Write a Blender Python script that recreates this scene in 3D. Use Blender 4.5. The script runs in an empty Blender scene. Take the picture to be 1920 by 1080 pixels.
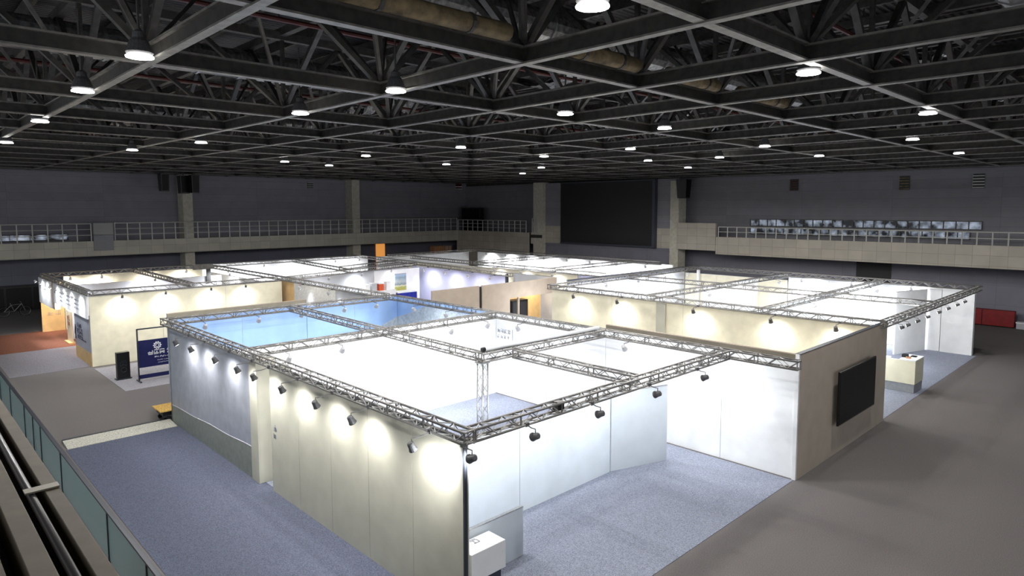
import bpy, math, random
from mathutils import Vector, Matrix
random.seed(7)
sc = bpy.context.scene
COL = sc.collection
PI = math.pi

# ------------------------------------------------------------------ camera
CAM = Vector((8.19018, -6.82320, 7.13004))
YAW, PIT, ROLL, FPX, PPY = math.radians(135.9672), math.radians(4.89789), math.radians(-0.101824), 1233.4535, 497.637
fw = Vector((math.cos(PIT)*math.cos(YAW), math.cos(PIT)*math.sin(YAW), -math.sin(PIT)))
rt = Vector((math.sin(YAW), -math.cos(YAW), 0)); up = rt.cross(fw)
R2 = math.cos(ROLL)*rt + math.sin(ROLL)*up; U2 = -math.sin(ROLL)*rt + math.cos(ROLL)*up
cd = bpy.data.cameras.new('camera'); cam = bpy.data.objects.new('camera', cd); COL.objects.link(cam)
cam.matrix_world = Matrix(((R2.x, U2.x, -fw.x, CAM.x), (R2.y, U2.y, -fw.y, CAM.y), (R2.z, U2.z, -fw.z, CAM.z), (0, 0, 0, 1)))
cd.sensor_width = 36; cd.lens = FPX/1920*36; cd.shift_y = (PPY-540)/1920; cd.clip_end = 300; cd.clip_start = .05
sc.camera = cam

def at(u, v, ax, val):
    """the point of the place on a measured plane (x, y or z = val) that the survey photo shows at (u, v)"""
    d = fw + R2*((u-960)/FPX) + U2*((PPY-v)/FPX)
    k = 'xyz'.index(ax); return CAM + d*((val-CAM[k])/d[k])

# ------------------------------------------------------------------ materials
def lin(c):
    f = lambda x: x/12.92 if x <= .04045 else ((x+.055)/1.055)**2.4
    return tuple(f(x/255) for x in c)+(1,)
class NT:
    def __init__(s, m): s.m = m; s.t = m.node_tree; s.b = s.t.nodes['Principled BSDF']
    def n(s, ty, **k):
        o = s.t.nodes.new(ty)
        for a, v in k.items(): setattr(o, a, v)
        return o
    def l(s, a, b): s.t.links.new(a, b)
def pm(name, c, rough=.6, metal=0, noise=0, scale=8, c2=None, spec=.5, bump=0, bscale=60, stretch=None):
    m = bpy.data.materials.new(name); m.use_nodes = True; t = NT(m); b = t.b
    b.inputs['Roughness'].default_value = rough; b.inputs['Metallic'].default_value = metal
    b.inputs['Specular IOR Level'].default_value = spec
    b.inputs['Base Color'].default_value = lin(c)
    co = t.n('ShaderNodeTexCoord'); src = co.outputs['Object']
    if stretch:
        mp = t.n('ShaderNodeMapping'); mp.inputs['Scale'].default_value = stretch; t.l(src, mp.inputs[0]); src = mp.outputs[0]
    if noise:
        nz = t.n('ShaderNodeTexNoise'); nz.inputs['Scale'].default_value = scale; nz.inputs['Detail'].default_value = 4; t.l(src, nz.inputs['Vector'])
        mx = t.n('ShaderNodeMix', data_type='RGBA'); k = 1-noise
        mx.inputs[6].default_value = lin(tuple(x*k for x in c)); mx.inputs[7].default_value = lin(c2 or tuple(min(255, x*(1+noise)) for x in c))
        mr = t.n('ShaderNodeMapRange'); mr.inputs[1].default_value = .3; mr.inputs[2].default_value = .7
        t.l(nz.outputs['Fac'], mr.inputs[0]); t.l(mr.outputs[0], mx.inputs[0]); t.l(mx.outputs[2], b.inputs['Base Color'])
    if bump:
        nb = t.n('ShaderNodeTexNoise'); nb.inputs['Scale'].default_value = bscale; t.l(src, nb.inputs['Vector'])
        bp = t.n('ShaderNodeBump'); bp.inputs['Strength'].default_value = bump; bp.inputs['Distance'].default_value = .01
        t.l(nb.outputs['Fac'], bp.inputs['Height']); t.l(bp.outputs[0], b.inputs['Normal'])
    return m
def em(name, c, s, base=(220, 220, 220)):
    m = pm(name, base, .4); b = m.node_tree.nodes['Principled BSDF']
    b.inputs['Emission Color'].default_value = lin(c); b.inputs['Emission Strength'].default_value = s
    try: m.cycles.emission_sampling = 'NONE'
    except Exception: pass
    return m
def grid(name, c, line, sx, sz, axis, mort=.012, rough=.8, noise=.06):
    """panelled facing: rectangles sx by sz with thin darker joints; axis = horizontal direction of the wall"""
    m = bpy.data.materials.new(name); m.use_nodes = True; t = NT(m); t.b.inputs['Roughness'].default_value = rough
    g = t.n('ShaderNodeNewGeometry'); sp = t.n('ShaderNodeSeparateXYZ'); t.l(g.outputs['Position'], sp.inputs[0])
    cb = t.n('ShaderNodeCombineXYZ'); t.l(sp.outputs[axis], cb.inputs[0]); t.l(sp.outputs[2], cb.inputs[1])
    br = t.n('ShaderNodeTexBrick'); br.offset = 0; br.inputs['Scale'].default_value = 1; br.inputs['Brick Width'].default_value = sx; br.inputs['Row Height'].default_value = sz
    br.inputs['Mortar Size'].default_value = mort; br.inputs['Mortar Smooth'].default_value = .3
    br.inputs['Color1'].default_value = lin(c); br.inputs['Color2'].default_value = lin(tuple(x*(1-noise) for x in c)); br.inputs['Mortar'].default_value = lin(line)
    t.l(cb.outputs[0], br.inputs['Vector']); 
    nz = t.n('ShaderNodeTexNoise'); nz.inputs['Scale'].default_value = 1.2; t.l(g.outputs['Position'], nz.inputs['Vector'])
    mx = t.n('ShaderNodeMix', data_type='RGBA', blend_type='MULTIPLY'); mx.inputs[0].default_value = .25
    t.l(br.outputs['Color'], mx.inputs[6]); t.l(nz.outputs['Fac'], mx.inputs[7]); t.l(mx.outputs[2], t.b.inputs['Base Color'])
    return m
def carpet(name, c, seam=None):
    m = pm(name, c, .95, 0, .22, 55, None, .1, .5, 240)
    return m

M = {}
M['floor'] = pm('hall_carpet', (112, 108, 107), .95, 0, .16, 60, None, .1, .4, 220)
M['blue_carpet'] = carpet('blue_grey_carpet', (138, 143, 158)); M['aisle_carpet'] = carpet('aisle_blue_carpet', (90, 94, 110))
M['grey_carpet'] = carpet('light_grey_carpet', (150, 148, 154))
M['lane_carpet'] = carpet('lane_carpet', (136, 132, 138))
M['red_carpet'] = carpet('rust_carpet', (128, 84, 68))
M['white'] = pm('white_panel', (236, 237, 238), .55, 0, .02, 2)
M['cool'] = pm('cool_white_panel', (198, 205, 212), .5, 0, .02, 2)
M['cream'] = pm('cream_panel', (226, 220, 196), .6, 0, .03, 3)
M['beige'] = pm('beige_panel', (184, 182, 168), .6, 0, .03, 2)
M['silver'] = pm('silver_print', (168, 172, 184), .42, .25, .05, 3)
M['foil'] = pm('crinkled_silver_foil', (200, 203, 212), .3, .6, .12, 14, None, .5, .8, 10, (3, 3, .6))
M['dado'] = pm('grey_green_dado', (128, 133, 128), .7, 0, .05, 6)
M['taupe'] = pm('taupe_panel', (184, 172, 158), .7, 0, .03, 2)
M['brown'] = pm('brown_panel', (172, 158, 143), .7, 0, .03, 2)
M['greywall'] = pm('grey_panel', (182, 184, 190), .6, 0, .02, 2)
M['blue'] = pm('sky_blue_print', (148, 180, 224), .5, 0, .03, 1.5)
M['hill'] = pm('grey_hill_print', (168, 178, 186), .6, 0, .1, 9)
M['lavender'] = pm('lavender_panel', (206, 206, 240), .55, 0, .02, 2)
M['tan'] = pm('tan_panel', (214, 178, 122), .7, 0, .04, 3)
M['alu'] = pm('aluminium', (175, 176, 178), .35, .85, .05, 20)
M['chord'] = pm('truss_aluminium', (138, 136, 133), .42, .7, .06, 20)
M['lace'] = pm('truss_lacing_aluminium', (165, 165, 163), .45, .5, .05, 20)
M['post'] = pm('dark_corner_post', (62, 66, 74), .4, .4)
M['lamp'] = pm('lamp_body', (96, 96, 98), .45, .3, .1, 30)
M['lamppale'] = pm('pale_lamp_body', (190, 190, 192), .45, .2, .05, 30)
M['lens'] = em('lit_lamp_glass', (255, 253, 248), 14)
M['warmlens'] = em('lit_warm_glass', (255, 205, 130), 10)
M['black'] = pm('black_plastic', (14, 14, 16), .35)
M['screen'] = pm('dark_screen', (12, 12, 14), .5, 0, .1, 30, spec=.25)
M['ledscreen'] = pm('dark_led_wall', (30, 30, 33), .5, 0, .12, 30)
M['navy'] = pm('navy_print', (14, 18, 78), .5, 0, .06, 5)
M['ink'] = pm('dark_ink', (40, 42, 66), .7)
M['greyink'] = pm('grey_ink', (120, 124, 140), .7)
M['whiteink'] = pm('white_ink', (240, 240, 244), .6)
M['steel'] = pm('dark_roof_steel', (80, 78, 75), .45, .45, .18, 6)
M['steel2'] = pm('grey_roof_steel', (84, 82, 79), .55, .3, .18, 6)  # grey steel for top chords, purlins, frames and wall tops
M['duct'] = pm('duct_foil', (140, 140, 140), .38, .7, .25, 9, None, .5, .9, 14)
M['redpipe'] = pm('red_sprinkler_pipe', (84, 26, 22), .5)
M['lag'] = pm('tan_pipe_lagging', (128, 112, 84), .8, 0, .3, 5)
M['upper_l'] = grid('acoustic_panel_left', (156, 154, 164), (132, 130, 140), 6.0, .6, 1, .01)
M['upper_b'] = grid('acoustic_panel_back', (154, 152, 160), (130, 128, 136), 6.0, .6, 0, .01)
M['lower_l'] = grid('lower_panel_left', (110, 112, 126), (84, 86, 98), 3.0, 1.2, 1, .01)
M['lower_b'] = grid('lower_panel_back', (136, 136, 148), (112, 112, 120), 3.0, 1.2, 0, .01)
M['facia_l'] = grid('gallery_facing_left', (206, 202, 188), (168, 164, 152), .87, .62, 1, .014)
M['facia_b'] = grid('gallery_facing_back', (202, 195, 182), (164, 158, 146), .87, .62, 0, .014)
M['column'] = pm('beige_column', (200, 196, 182), .8, 0, .06, 4)
M['slab'] = pm('gallery_floor', (60, 58, 56), .9)
M['railpaint'] = pm('grey_rail_paint', (200, 201, 196), .45, .1)
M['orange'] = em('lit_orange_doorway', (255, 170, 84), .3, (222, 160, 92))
M['crate'] = pm('brown_crate_timber', (176, 128, 92), .7, 0, .15, 6, None, .5, 0, 60, (6, 6, 1))
M['redbox'] = pm('dark_red_board', (128, 16, 22), .6, 0, .08, 4)
M['ply'] = pm('yellow_plywood', (226, 178, 92), .55, 0, .18, 5, None, .5, 0, 60, (1, 7, 1))
M['strip'] = pm('pale_threshold', (176, 174, 164), .9, 0, .25, 40)
M['glass'] = None; M['greytrim'] = pm('grey_wall_capping', (140, 139, 148), .7)
M['ledge'] = pm('brown_painted_ledge', (78, 68, 52), .7, 0, .08, 6)
M['pipe'] = pm('grey_rail_pipe', (88, 86, 86), .4, .3)
M['strap'] = pm('grey_clip', (128, 122, 108), .6)
M['counter'] = pm('cream_counter', (228, 224, 200), .5, 0, .02, 3)
M['kick'] = pm('grey_plinth', (150, 154, 160), .5, .3, .05, 8)
M['orangemach'] = pm('orange_machine', (206, 84, 36), .5)
M['strip9'] = pm('bare_tan_board', (150, 143, 126), .7, 0, .04, 4); M['stripb'] = pm('brown_top_band', (116, 108, 94), .7, 0, .04, 4); M['stripd'] = pm('slate_top_band', (88, 90, 100), .7, 0, .04, 4)
M['web'] = pm('shaded_beam_web', (58, 56, 53), .6, .2, .2, 6); M['flange'] = pm('lit_beam_flange', (126, 123, 118), .45, .3, .15, 6)  # same steel: web darkened for shade, flanges paled for light from below
M['deckm'] = None
# corrugated roof deck
m = bpy.data.materials.new('corrugated_deck'); m.use_nodes = True; t = NT(m)
g = t.n('ShaderNodeTexCoord'); w = t.n('ShaderNodeTexWave', wave_type='BANDS', bands_direction='X'); w.inputs['Scale'].default_value = 1.6
t.l(g.outputs['Object'], w.inputs['Vector']); cr = t.n('ShaderNodeMix', data_type='RGBA'); cr.inputs[6].default_value = lin((38, 38, 40)); cr.inputs[7].default_value = lin((84, 82, 82))
t.l(w.outputs['Fac'], cr.inputs[0]); t.l(cr.outputs[2], t.b.inputs['Base Color']); t.b.inputs['Roughness'].default_value = .5; t.b.inputs['Metallic'].default_value = .4
bb = t.n('ShaderNodeBump'); bb.inputs['Distance'].default_value = .06; t.l(w.outputs['Fac'], bb.inputs['Height']); t.l(bb.outputs[0], t.b.inputs['Normal']); M['deckm'] = m
# balustrade glass: tinted, partly see-through
m = bpy.data.materials.new('teal_glass'); m.use_nodes = True; t = NT(m)
t.b.inputs['Base Color'].default_value = lin((170, 204, 204)); t.b.inputs['Roughness'].default_value = .15; t.b.inputs['Alpha'].default_value = .72; M['glass'] = m
# lit strip window: bright rooms seen through mottled panes
m = bpy.data.materials.new('lit_window_pane'); m.use_nodes = True; t = NT(m)
g = t.n('ShaderNodeTexCoord'); v = t.n('ShaderNodeTexVoronoi'); v.inputs['Scale'].default_value = 2.2; nz = t.n('ShaderNodeTexNoise'); nz.inputs['Scale'].default_value = 1.9; nz.inputs['Detail'].default_value = 6
t.l(g.outputs['Object'], v.inputs['Vector']); t.l(g.outputs['Object'], nz.inputs['Vector'])
mr = t.n('ShaderNodeMapRange'); mr.inputs[1].default_value = .42; mr.inputs[2].default_value = .75; mr.inputs[3].default_value = .0; mr.inputs[4].default_value = .3; t.l(nz.outputs['Fac'], mr.inputs[0])
t.b.inputs['Base Color'].default_value = lin((40, 46, 54)); t.b.inputs['Roughness'].default_value = .1
t.b.inputs['Emission Color'].default_value = lin((205, 218, 240)); t.l(mr.outputs[0], t.b.inputs['Emission Strength']); M['winlit'] = m
m.cycles.emission_sampling = 'NONE'
# landscape poster
m = bpy.data.materials.new('landscape_print'); m.use_nodes = True; t = NT(m)
g = t.n('ShaderNodeTexCoord'); sp = t.n('ShaderNodeSeparateXYZ'); t.l(g.outputs['Generated'], sp.inputs[0]); nz = t.n('ShaderNodeTexNoise'); nz.inputs['Scale'].default_value = 6
t.l(g.outputs['Generated'], nz.inputs['Vector']); ad = t.n('ShaderNodeMath', operation='MULTIPLY_ADD'); ad.inputs[1].default_value = .22; t.l(nz.outputs['Fac'], ad.inputs[0]); t.l(sp.outputs[2], ad.inputs[2])
rp = t.n('ShaderNodeValToRGB'); e = rp.color_ramp.elements; e[0].position = .12; e[0].color = lin((196, 186, 110)); e[1].position = 1; e[1].color = lin((160, 182, 204))
for p_, c_ in ((.3, (168, 170, 84)), (.42, (214, 212, 190)), (.48, (122, 136, 140)), (.66, (176, 184, 186)), (.92, (130, 152, 172))):
    x = rp.color_ramp.elements.new(p_); x.color = lin(c_)  # muted sky, fields
t.l(ad.outputs[0], rp.inputs[0]); t.l(rp.outputs[0], t.b.inputs['Base Color']); M['poster'] = m

# ------------------------------------------------------------------ mesh builder
class MB:
    def __init__(s): s.v = []; s.f = []
    def add(s, vs, fs):
        o = len(s.v); s.v += [Vector(p) for p in vs]; s.f += [[i+o for i in q] for q in fs]
    def box(s, x0, x1, y0, y1, z0, z1):
        s.add([(x0, y0, z0), (x1, y0, z0), (x1, y1, z0), (x0, y1, z0), (x0, y0, z1), (x1, y0, z1), (x1, y1, z1), (x0, y1, z1)],
              [(3, 2, 1, 0), (4, 5, 6, 7), (0, 1, 5, 4), (1, 2, 6, 5), (2, 3, 7, 6), (3, 0, 4, 7)]); return s
    def prism(s, pts, d):
        """pts: planar outline (3-D), extruded by vector d"""
        n = len(pts); d = Vector(d); a = [Vector(p) for p in pts]
        s.add(a+[p+d for p in a], [list(range(n))[::-1], [i+n for i in range(n)]]+[(i, (i+1) % n, (i+1) % n+n, i+n) for i in range(n)]); return s
    def bar(s, p, q, w, h, upv=(0, 0, 1)):
        p = Vector(p); q = Vector(q); d = (q-p).normalized(); u = Vector(upv); a = d.cross(u)
        if a.length < 1e-4: a = d.cross(Vector((1, 0, 0)))
        a.normalize(); b = a.cross(d).normalized(); a *= w/2; b *= h/2
        s.add([p-a-b, p+a-b, p+a+b, p-a+b, q-a-b, q+a-b, q+a+b, q-a+b],
              [(3, 2, 1, 0), (4, 5, 6, 7), (0, 1, 5, 4), (1, 2, 6, 5), (2, 3, 7, 6), (3, 0, 4, 7)]); return s
    def tube(s, pts, r, n=6, r1=None):
        pts = [Vector(p) for p in pts]; rings = []
        for i, p in enumerate(pts):
            d = (pts[min(i+1, len(pts)-1)]-pts[max(i-1, 0)]).normalized()
            a = d.cross(Vector((0, 0, 1)))
            if a.length < 1e-3: a = d.cross(Vector((1, 0, 0)))
            a.normalize(); b = a.cross(d); rr = r if r1 is None else r+(r1-r)*i/(len(pts)-1)
            rings.append([p+a*rr*math.cos(2*PI*k/n)+b*rr*math.sin(2*PI*k/n) for k in range(n)])
        vs = [x for g_ in rings for x in g_]; fs = []
        for i in range(len(pts)-1):
            for k in range(n): fs.append((i*n+k, i*n+(k+1) % n, (i+1)*n+(k+1) % n, (i+1)*n+k))
        fs.append(list(range(n))[::-1]); fs.append([(len(pts)-1)*n+k for k in range(n)])
        s.add(vs, fs); return s
    def lathe(s, prof, base, axis, n=14):
        """prof: (distance along axis, radius)"""
        ax = Vector(axis).normalized(); a = ax.cross(Vector((0, 0, 1)))
        if a.length < 1e-3: a = Vector((1, 0, 0))
        a.normalize(); b = ax.cross(a); base = Vector(base); vs = []
        for t_, r in prof: vs += [base+ax*t_+a*r*math.cos(2*PI*k/n)+b*r*math.sin(2*PI*k/n) for k in range(n)]
        fs = [(i*n+k, i*n+(k+1) % n, (i+1)*n+(k+1) % n, (i+1)*n+k) for i in range(len(prof)-1) for k in range(n)]
        fs.append(list(range(n))[::-1]); fs.append([(len(prof)-1)*n+k for k in range(n)])
        s.add(vs, fs); return s
    def torus(s, c, R, r, ax, n=20, k=6):
        ax = Vector(ax).normalized(); a = ax.cross(Vector((0, 0, 1)))
        if a.length < 1e-3: a = Vector((1, 0, 0))
        a.normalize(); b = ax.cross(a); c = Vector(c); vs = []
        for i in range(n):
            th = 2*PI*i/n; d = a*math.cos(th)+b*math.sin(th)
            vs += [c+d*(R+r*math.cos(2*PI*j/k))+ax*r*math.sin(2*PI*j/k) for j in range(k)]
        s.add(vs, [(i*k+j, ((i+1) % n)*k+j, ((i+1) % n)*k+(j+1) % k, i*k+(j+1) % k) for i in range(n) for j in range(k)]); return s
    def build(s, name, mat, parent=None, smooth=False, label=None, bevel=0):
        off = Vector((0, 0, 0)); p = parent
        while p is not None: off += p.location; p = p.parent
        me = bpy.data.meshes.new(name); me.from_pydata([v-off for v in s.v], [], s.f); me.materials.append(mat)
        me.validate(); me.update()
        import bmesh
        b = bmesh.new(); b.from_mesh(me); bmesh.ops.recalc_face_normals(b, faces=b.faces[:]); b.to_mesh(me); b.free()
        if smooth: me.polygons.foreach_set('use_smooth', [True]*len(me.polygons))
        o = bpy.data.objects.new(name, me); COL.objects.link(o)
        if parent: o.parent = parent
        if label: o['label'] = label
        if bevel:
            md = o.modifiers.new('bevel', 'BEVEL'); md.width = bevel; md.segments = 2; md.limit_method = 'ANGLE'
        return o
def tag(o, label=None, cat=None, group=None, kind=None):
    for k, v in (('label', label), ('category', cat), ('group', group), ('kind', kind)):
        if v: o[k] = v
    return o
def thing(name, label, cat, loc=(0, 0, 0), group=None, kind=None):
    o = bpy.data.objects.new(name, None); COL.objects.link(o); o.location = loc; o.empty_display_size = .2
    return tag(o, label, cat, group, kind)
def struct(name, mb, mat, label=None):
    o = mb.build(name, mat); o['kind'] = 'structure'
    if label: o['label'] = label
    return o
ORD = ['first', 'second', 'third', 'fourth', 'fifth', 'sixth', 'seventh', 'eighth', 'ninth', 'tenth', 'eleventh', 'twelfth', 'thirteenth', 'fourteenth', 'fifteenth', 'sixteenth']

def glyphs(mb, o, du, dv, n, size, th, nrm, seed, gap=1.18):
    """a row of small dense stroke characters on a surface; o lower-left, du along, dv up"""
    r = random.Random(seed); o = Vector(o); du = Vector(du).normalized(); dv = Vector(dv).normalized(); nrm = Vector(nrm).normalized()
    for i in range(n):
        b = o+du*(i*size*gap); s_ = size
        def st(x0, y0, x1, y1):
            mb.bar(b+du*x0*s_+dv*y0*s_, b+du*x1*s_+dv*y1*s_, th, .006, nrm)
        for y in r.sample([.05, .28, .5, .72, .95], 3): st(r.choice([0, .1]), y, r.choice([.9, 1]), y)
        for x in r.sample([.08, .35, .5, .65, .92], 2): st(x, r.choice([0, .05]), x, r.choice([.7, .95]))
        if r.random() < .5: st(.5, .5, .1, .02); st(.5, .5, .92, .02)
def scribble(mb, o, du, dv, length, size, th, nrm, seed):
    r = random.Random(seed); o = Vector(o); du = Vector(du).normalized(); dv = Vector(dv).normalized(); nrm = Vector(nrm).normalized(); x = 0
    while x < length:
        w = size*r.uniform(.5, 1.1)
        a = o+du*x+dv*size*r.uniform(0, .3); b = o+du*(x+w*.6)+dv*size*r.uniform(.5, 1)
        mb.bar(a, b, th, .006, nrm); 
        if r.random() < .6: mb.bar(b, o+du*(x+w)+dv*size*r.uniform(0, .4), th, .006, nrm)
        x += w*1.15

# ================================================================== THE HALL
XW, YW = -50.5, 42.5           # upper walls
struct('floor', MB().box(-52, 24, -14, 44, -.1, 0), M['floor'])
def mat_(name, pts, z, mt, label):
    o = MB().prism([(x, y, .001) for x, y in pts], (0, 0, z)).build(name, mt); return tag(o, label, 'carpet')
mat_('carpet', [(-16.9, .14), (1.27, .14), (1.27, 10.12), (-16.9, 10.12)], .008, M['blue_carpet'], 'pale blue-grey carpet inside the nearest booth and its open front')
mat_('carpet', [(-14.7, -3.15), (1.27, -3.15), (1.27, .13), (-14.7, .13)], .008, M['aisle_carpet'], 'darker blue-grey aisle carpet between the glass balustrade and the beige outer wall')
mat_('carpet', [(-14.6, 16.7), (1.27, 16.7), (1.27, 31.1), (-14.6, 31.1)], .008, M['blue_carpet'], 'blue-grey carpet around the cream reception counter')
mat_('carpet', [(-25.8, -.12), (-20.65, -.12), (-20.65, 9), (-25.8, 9)], .008, M['grey_carpet'], 'light grey carpet under the navy banner stand')
mat_('carpet', [(-32.3, -3.1), (-26.4, -3.1), (-26.4, 4), (-32.3, 4)], .007, M['lane_carpet'], 'pale grey carpet before the blue-grey printed front wall')
mat_('carpet', [(-38.6, -3.1), (-32.34, -3.1), (-32.34, 8.5), (-38.6, 8.5)], .007, M['red_carpet'], 'rust red carpet in the warm lit booth entrance')
t_ = thing('threshold_ramp', 'pale speckled threshold strip with a dark lip beside the blue-grey carpet', 'threshold', (-15.1, -1.6, 0))
MB().prism([(-15.45, -3.1, .001), (-14.72, -3.1, .001), (-14.72, -3.1, .02), (-15.45, -3.1, .09)], (0, 3.05, 0)).build('ramp', M['strip'], t_)
MB().box(-15.56, -15.46, -3.1, -.05, .001, .1).build('lip', M['post'], t_)

# walls of the hall
struct('wall_left', MB().box(XW-.3, XW, -14, YW, 4.0, 10.05), M['upper_l'])
struct('wall_left_lower', MB().box(XW-.3, XW, -14, YW, 0, 4.0), M['lower_l'])
struct('wall_back', MB().box(XW, 24, YW, YW+.3, 4.0, 9.72), M['upper_b'])
struct('wall_back_lower', MB().box(XW, 24, YW, YW+.3, 0, 4.0), M['lower_b'])
struct('trim_1', MB().box(XW, XW+.12, -14, YW, 9.7, 9.98), M['greytrim'])
struct('trim_2', MB().box(-20.9, 24, YW-.12, YW, 9.3, 9.62), M['greytrim'])
struct('wall_left_top', MB().box(XW-.6, XW-.35, -14, YW+.6, 9.0, 13.2), M['steel2'])
struct('wall_back_top', MB().box(XW-.6, 24, YW+.35, YW+.6, 9.0, 13.2), M['steel2'])
# gallery on the left and behind it
GX, GY = -48.6, 39.7
struct('trim_3', MB().box(GX-.18, GX, -14, GY, 3.68, 4.8), M['facia_l'])
struct('floor_gallery_left', MB().box(XW, GX-.18, -14, GY, 4.3, 4.6), M['slab'])
struct('trim_4', MB().box(GX-.18, -37.6, GY, GY+.18, 0, 4.8), M['facia_b'])
struct('trim_5', MB().box(-37.6, -35.9, GY+.35, GY+.5, 3.7, 4.8), M['column'])
struct('floor_gallery_corner', MB().box(XW, -36, GY+.18, YW, 4.3, 4.6), M['slab'])
# column, screen wall
struct('column_corner', MB().box(-37.2, -35.85, GY+.3, GY+1.1, 0, 9.7), M['column'])
struct('wall_screen_upper', MB().box(-35.85, -21.0, GY+.62, GY+.9, 5.5, 9.6), M['upper_b'])
struct('trim_6', MB().box(-35.85, -21.0, GY+.6, GY+.9, 3.85, 5.5), M['facia_b'])
struct('wall_screen_lower', MB().box(-35.85, -21.6, GY+.62, GY+.9, 0, 3.85), M['lower_b'])
struct('column_screen', MB().box(-21.75, -20.95, GY+.5, GY+1.6, 0, 9.4), M['column'])
# right gallery
struct('trim_7', MB().box(-21.0, -17.55, GY+.3, GY+.55, 3.86, 6.0), M['facia_b'])
struct('trim_8', MB().box(-17.55, 24, GY+.4, GY+.6, 3.6, 4.95), M['facia_b'])
struct('floor_gallery_back', MB().box(-21, 24, GY+.6, YW, 4.4, 4.7), M['slab'])
for i, (y0, y1) in enumerate(((11.35, 12.1), (26.9, 27.75), (-3.9, -3.1))):
    struct('column_left', MB().box(XW+.02, -49.2, y0, y1, 0, 10), M['column'])
# door openings
o = struct('door_1', MB().box(XW, XW+.1, 30.3, 31.35, .02, 3.55), M['orange'])  # panel glows faintly to stand for the light in the doorway
o = struct('door_2', MB().box(-8.05, -5.85, YW-.06, YW, .02, 3.45), M['ledscreen'])

def railing(label, p, q, z0, z1, n, posts=None, rails=4, gate=False):
    p = Vector(p); q = Vector(q); t = thing('gallery_railing', label, 'railing', ((p+q)/2).to_tuple()[:2]+(z0,))
    d = q-p
    for i in range(n+1):
        a = p+d*(i/n); MB().tube([(a.x, a.y, z0), (a.x, a.y, z1)], .042, 6).build('post', M['railpaint'], t)
    for k in range(rails):
        z = z1-(z1-z0)*k/rails*.98
        MB().tube([(p.x, p.y, z), (q.x, q.y, z)], (.042 if k == 0 else .028), 6).build('rail', M['railpaint'], t)
    return t
railing('long grey gallery railing above the left facing, before the pale box panel', (GX-.12, -14, 0), (GX-.12, 4.7, 0), 4.8, 6.1, 21, rails=3)
railing('long grey gallery railing from the pale box panel to the corner', (GX-.12, 6.25, 0), (GX-.12, GY, 0), 4.8, 6.12, 39, rails=3)
railing('short grey railing on the corner gallery beside the dark screen', (GX, GY+.1, 0), (-38, GY+.1, 0), 4.8, 5.95, 13, rails=3)
railing('grey railing on the gallery in front of the lit strip windows', (-17.4, GY+.5, 0), (23.6, GY+.5, 0), 4.95, 5.72, 54, rails=2)
t_ = thing('gallery_gate', 'small framed gate at the end of the corner gallery beside the column', 'gate', (-36.9, GY+.2, 4.8))
for x in (-37.3, -36.55): MB().bar((x, GY+.25, 4.8), (x, GY+.25, 6.2), .07, .07).build('gate_post', M['railpaint'], t_)
MB().bar((-37.3, GY+.25, 6.2), (-36.55, GY+.25, 6.2), .07, .07).build('gate_rail', M['railpaint'], t_)
mb = MB()
for k in range(5): mb.bar((-37.3+.15*k, GY+.25, 4.85), (-37.1+.13*k, GY+.25, 6.15), .03, .03)
mb.build('lattice', M['railpaint'], t_)
t_ = thing('box_panel', 'pale grey two-part box panel fixed across the left gallery railing', 'panel', (GX, 5.45, 4.05))
MB().box(GX-.25, GX+.12, 4.83, 6.1, 5.28, 6.14).build('upper_panel', pm('pale_box', (166, 166, 166), .6), t_)
MB().box(GX+.005, GX+.12, 4.8, 6.08, 4.1, 5.25).build('lower_panel', pm('grey_box', (140, 141, 146), .6), t_)

# big dark screen
t_ = thing('led_screen', 'huge switched-off dark screen on the far wall between two columns', 'screen', (-28.5, GY+.6, 3.9))
MB().box(-33.6, -23.3, GY+.3, GY+.6, 4.0, 9.55).build('screen', M['ledscreen'], t_)
mb = MB(); mb.box(-23.3, -23.05, GY+.2, GY+.6, 3.85, 9.6); mb.box(-33.6, -23.3, GY+.25, GY+.6, 3.88, 4.0); mb.box(-33.6, -23.3, GY+.25, GY+.6, 9.5, 9.6)
mb.build('frame', pm('screen_frame', (66, 68, 80), .5), t_)

# strip windows behind the right gallery
def pane_run(name, x0, x1, z0, z1, n, seed):
    r = random.Random(seed); w = MB()
    w.box(x0, x1, YW-.1, YW-.02, z0-.05, z0); w.box(x0, x1, YW-.1, YW-.02, z1, z1+.05)
    xs = [x0+(x1-x0)*i/n for i in range(n+1)]
    for x in xs: w.box(x-.03, x+.03, YW-.11, YW-.02, z0-.05, z1+.05)
    o = struct(name, w, M['steel2'])
    for i in range(n):
        MB().box(xs[i]+.03, xs[i+1]-.03, YW-.06, YW-.03, z0, z1).build('pane', M['winlit'], o)
pane_run('window_1', -15.9, -.9, 5.82, 6.28, 22, 1)
pane_run('window_2', -15.9, -1.5, 5.2, 5.66, 22, 2)
pane_run('window_3', -54, -54.1, 5, 5.1, 1, 3) if False else None
w = MB(); w.box(XW, XW+.06, -3.5, 3.6, 4.85, 4.92); w.box(XW, XW+.06, -3.5, 3.6, 5.3, 5.36); o = struct('window_3', w, M['steel2'])
for i in range(6): MB().box(XW+.005, XW+.04, -3.5+i*1.18+.03, -3.5+(i+1)*1.18-.03, 4.92, 5.3).build('pane', M['winlit'], o)

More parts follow.
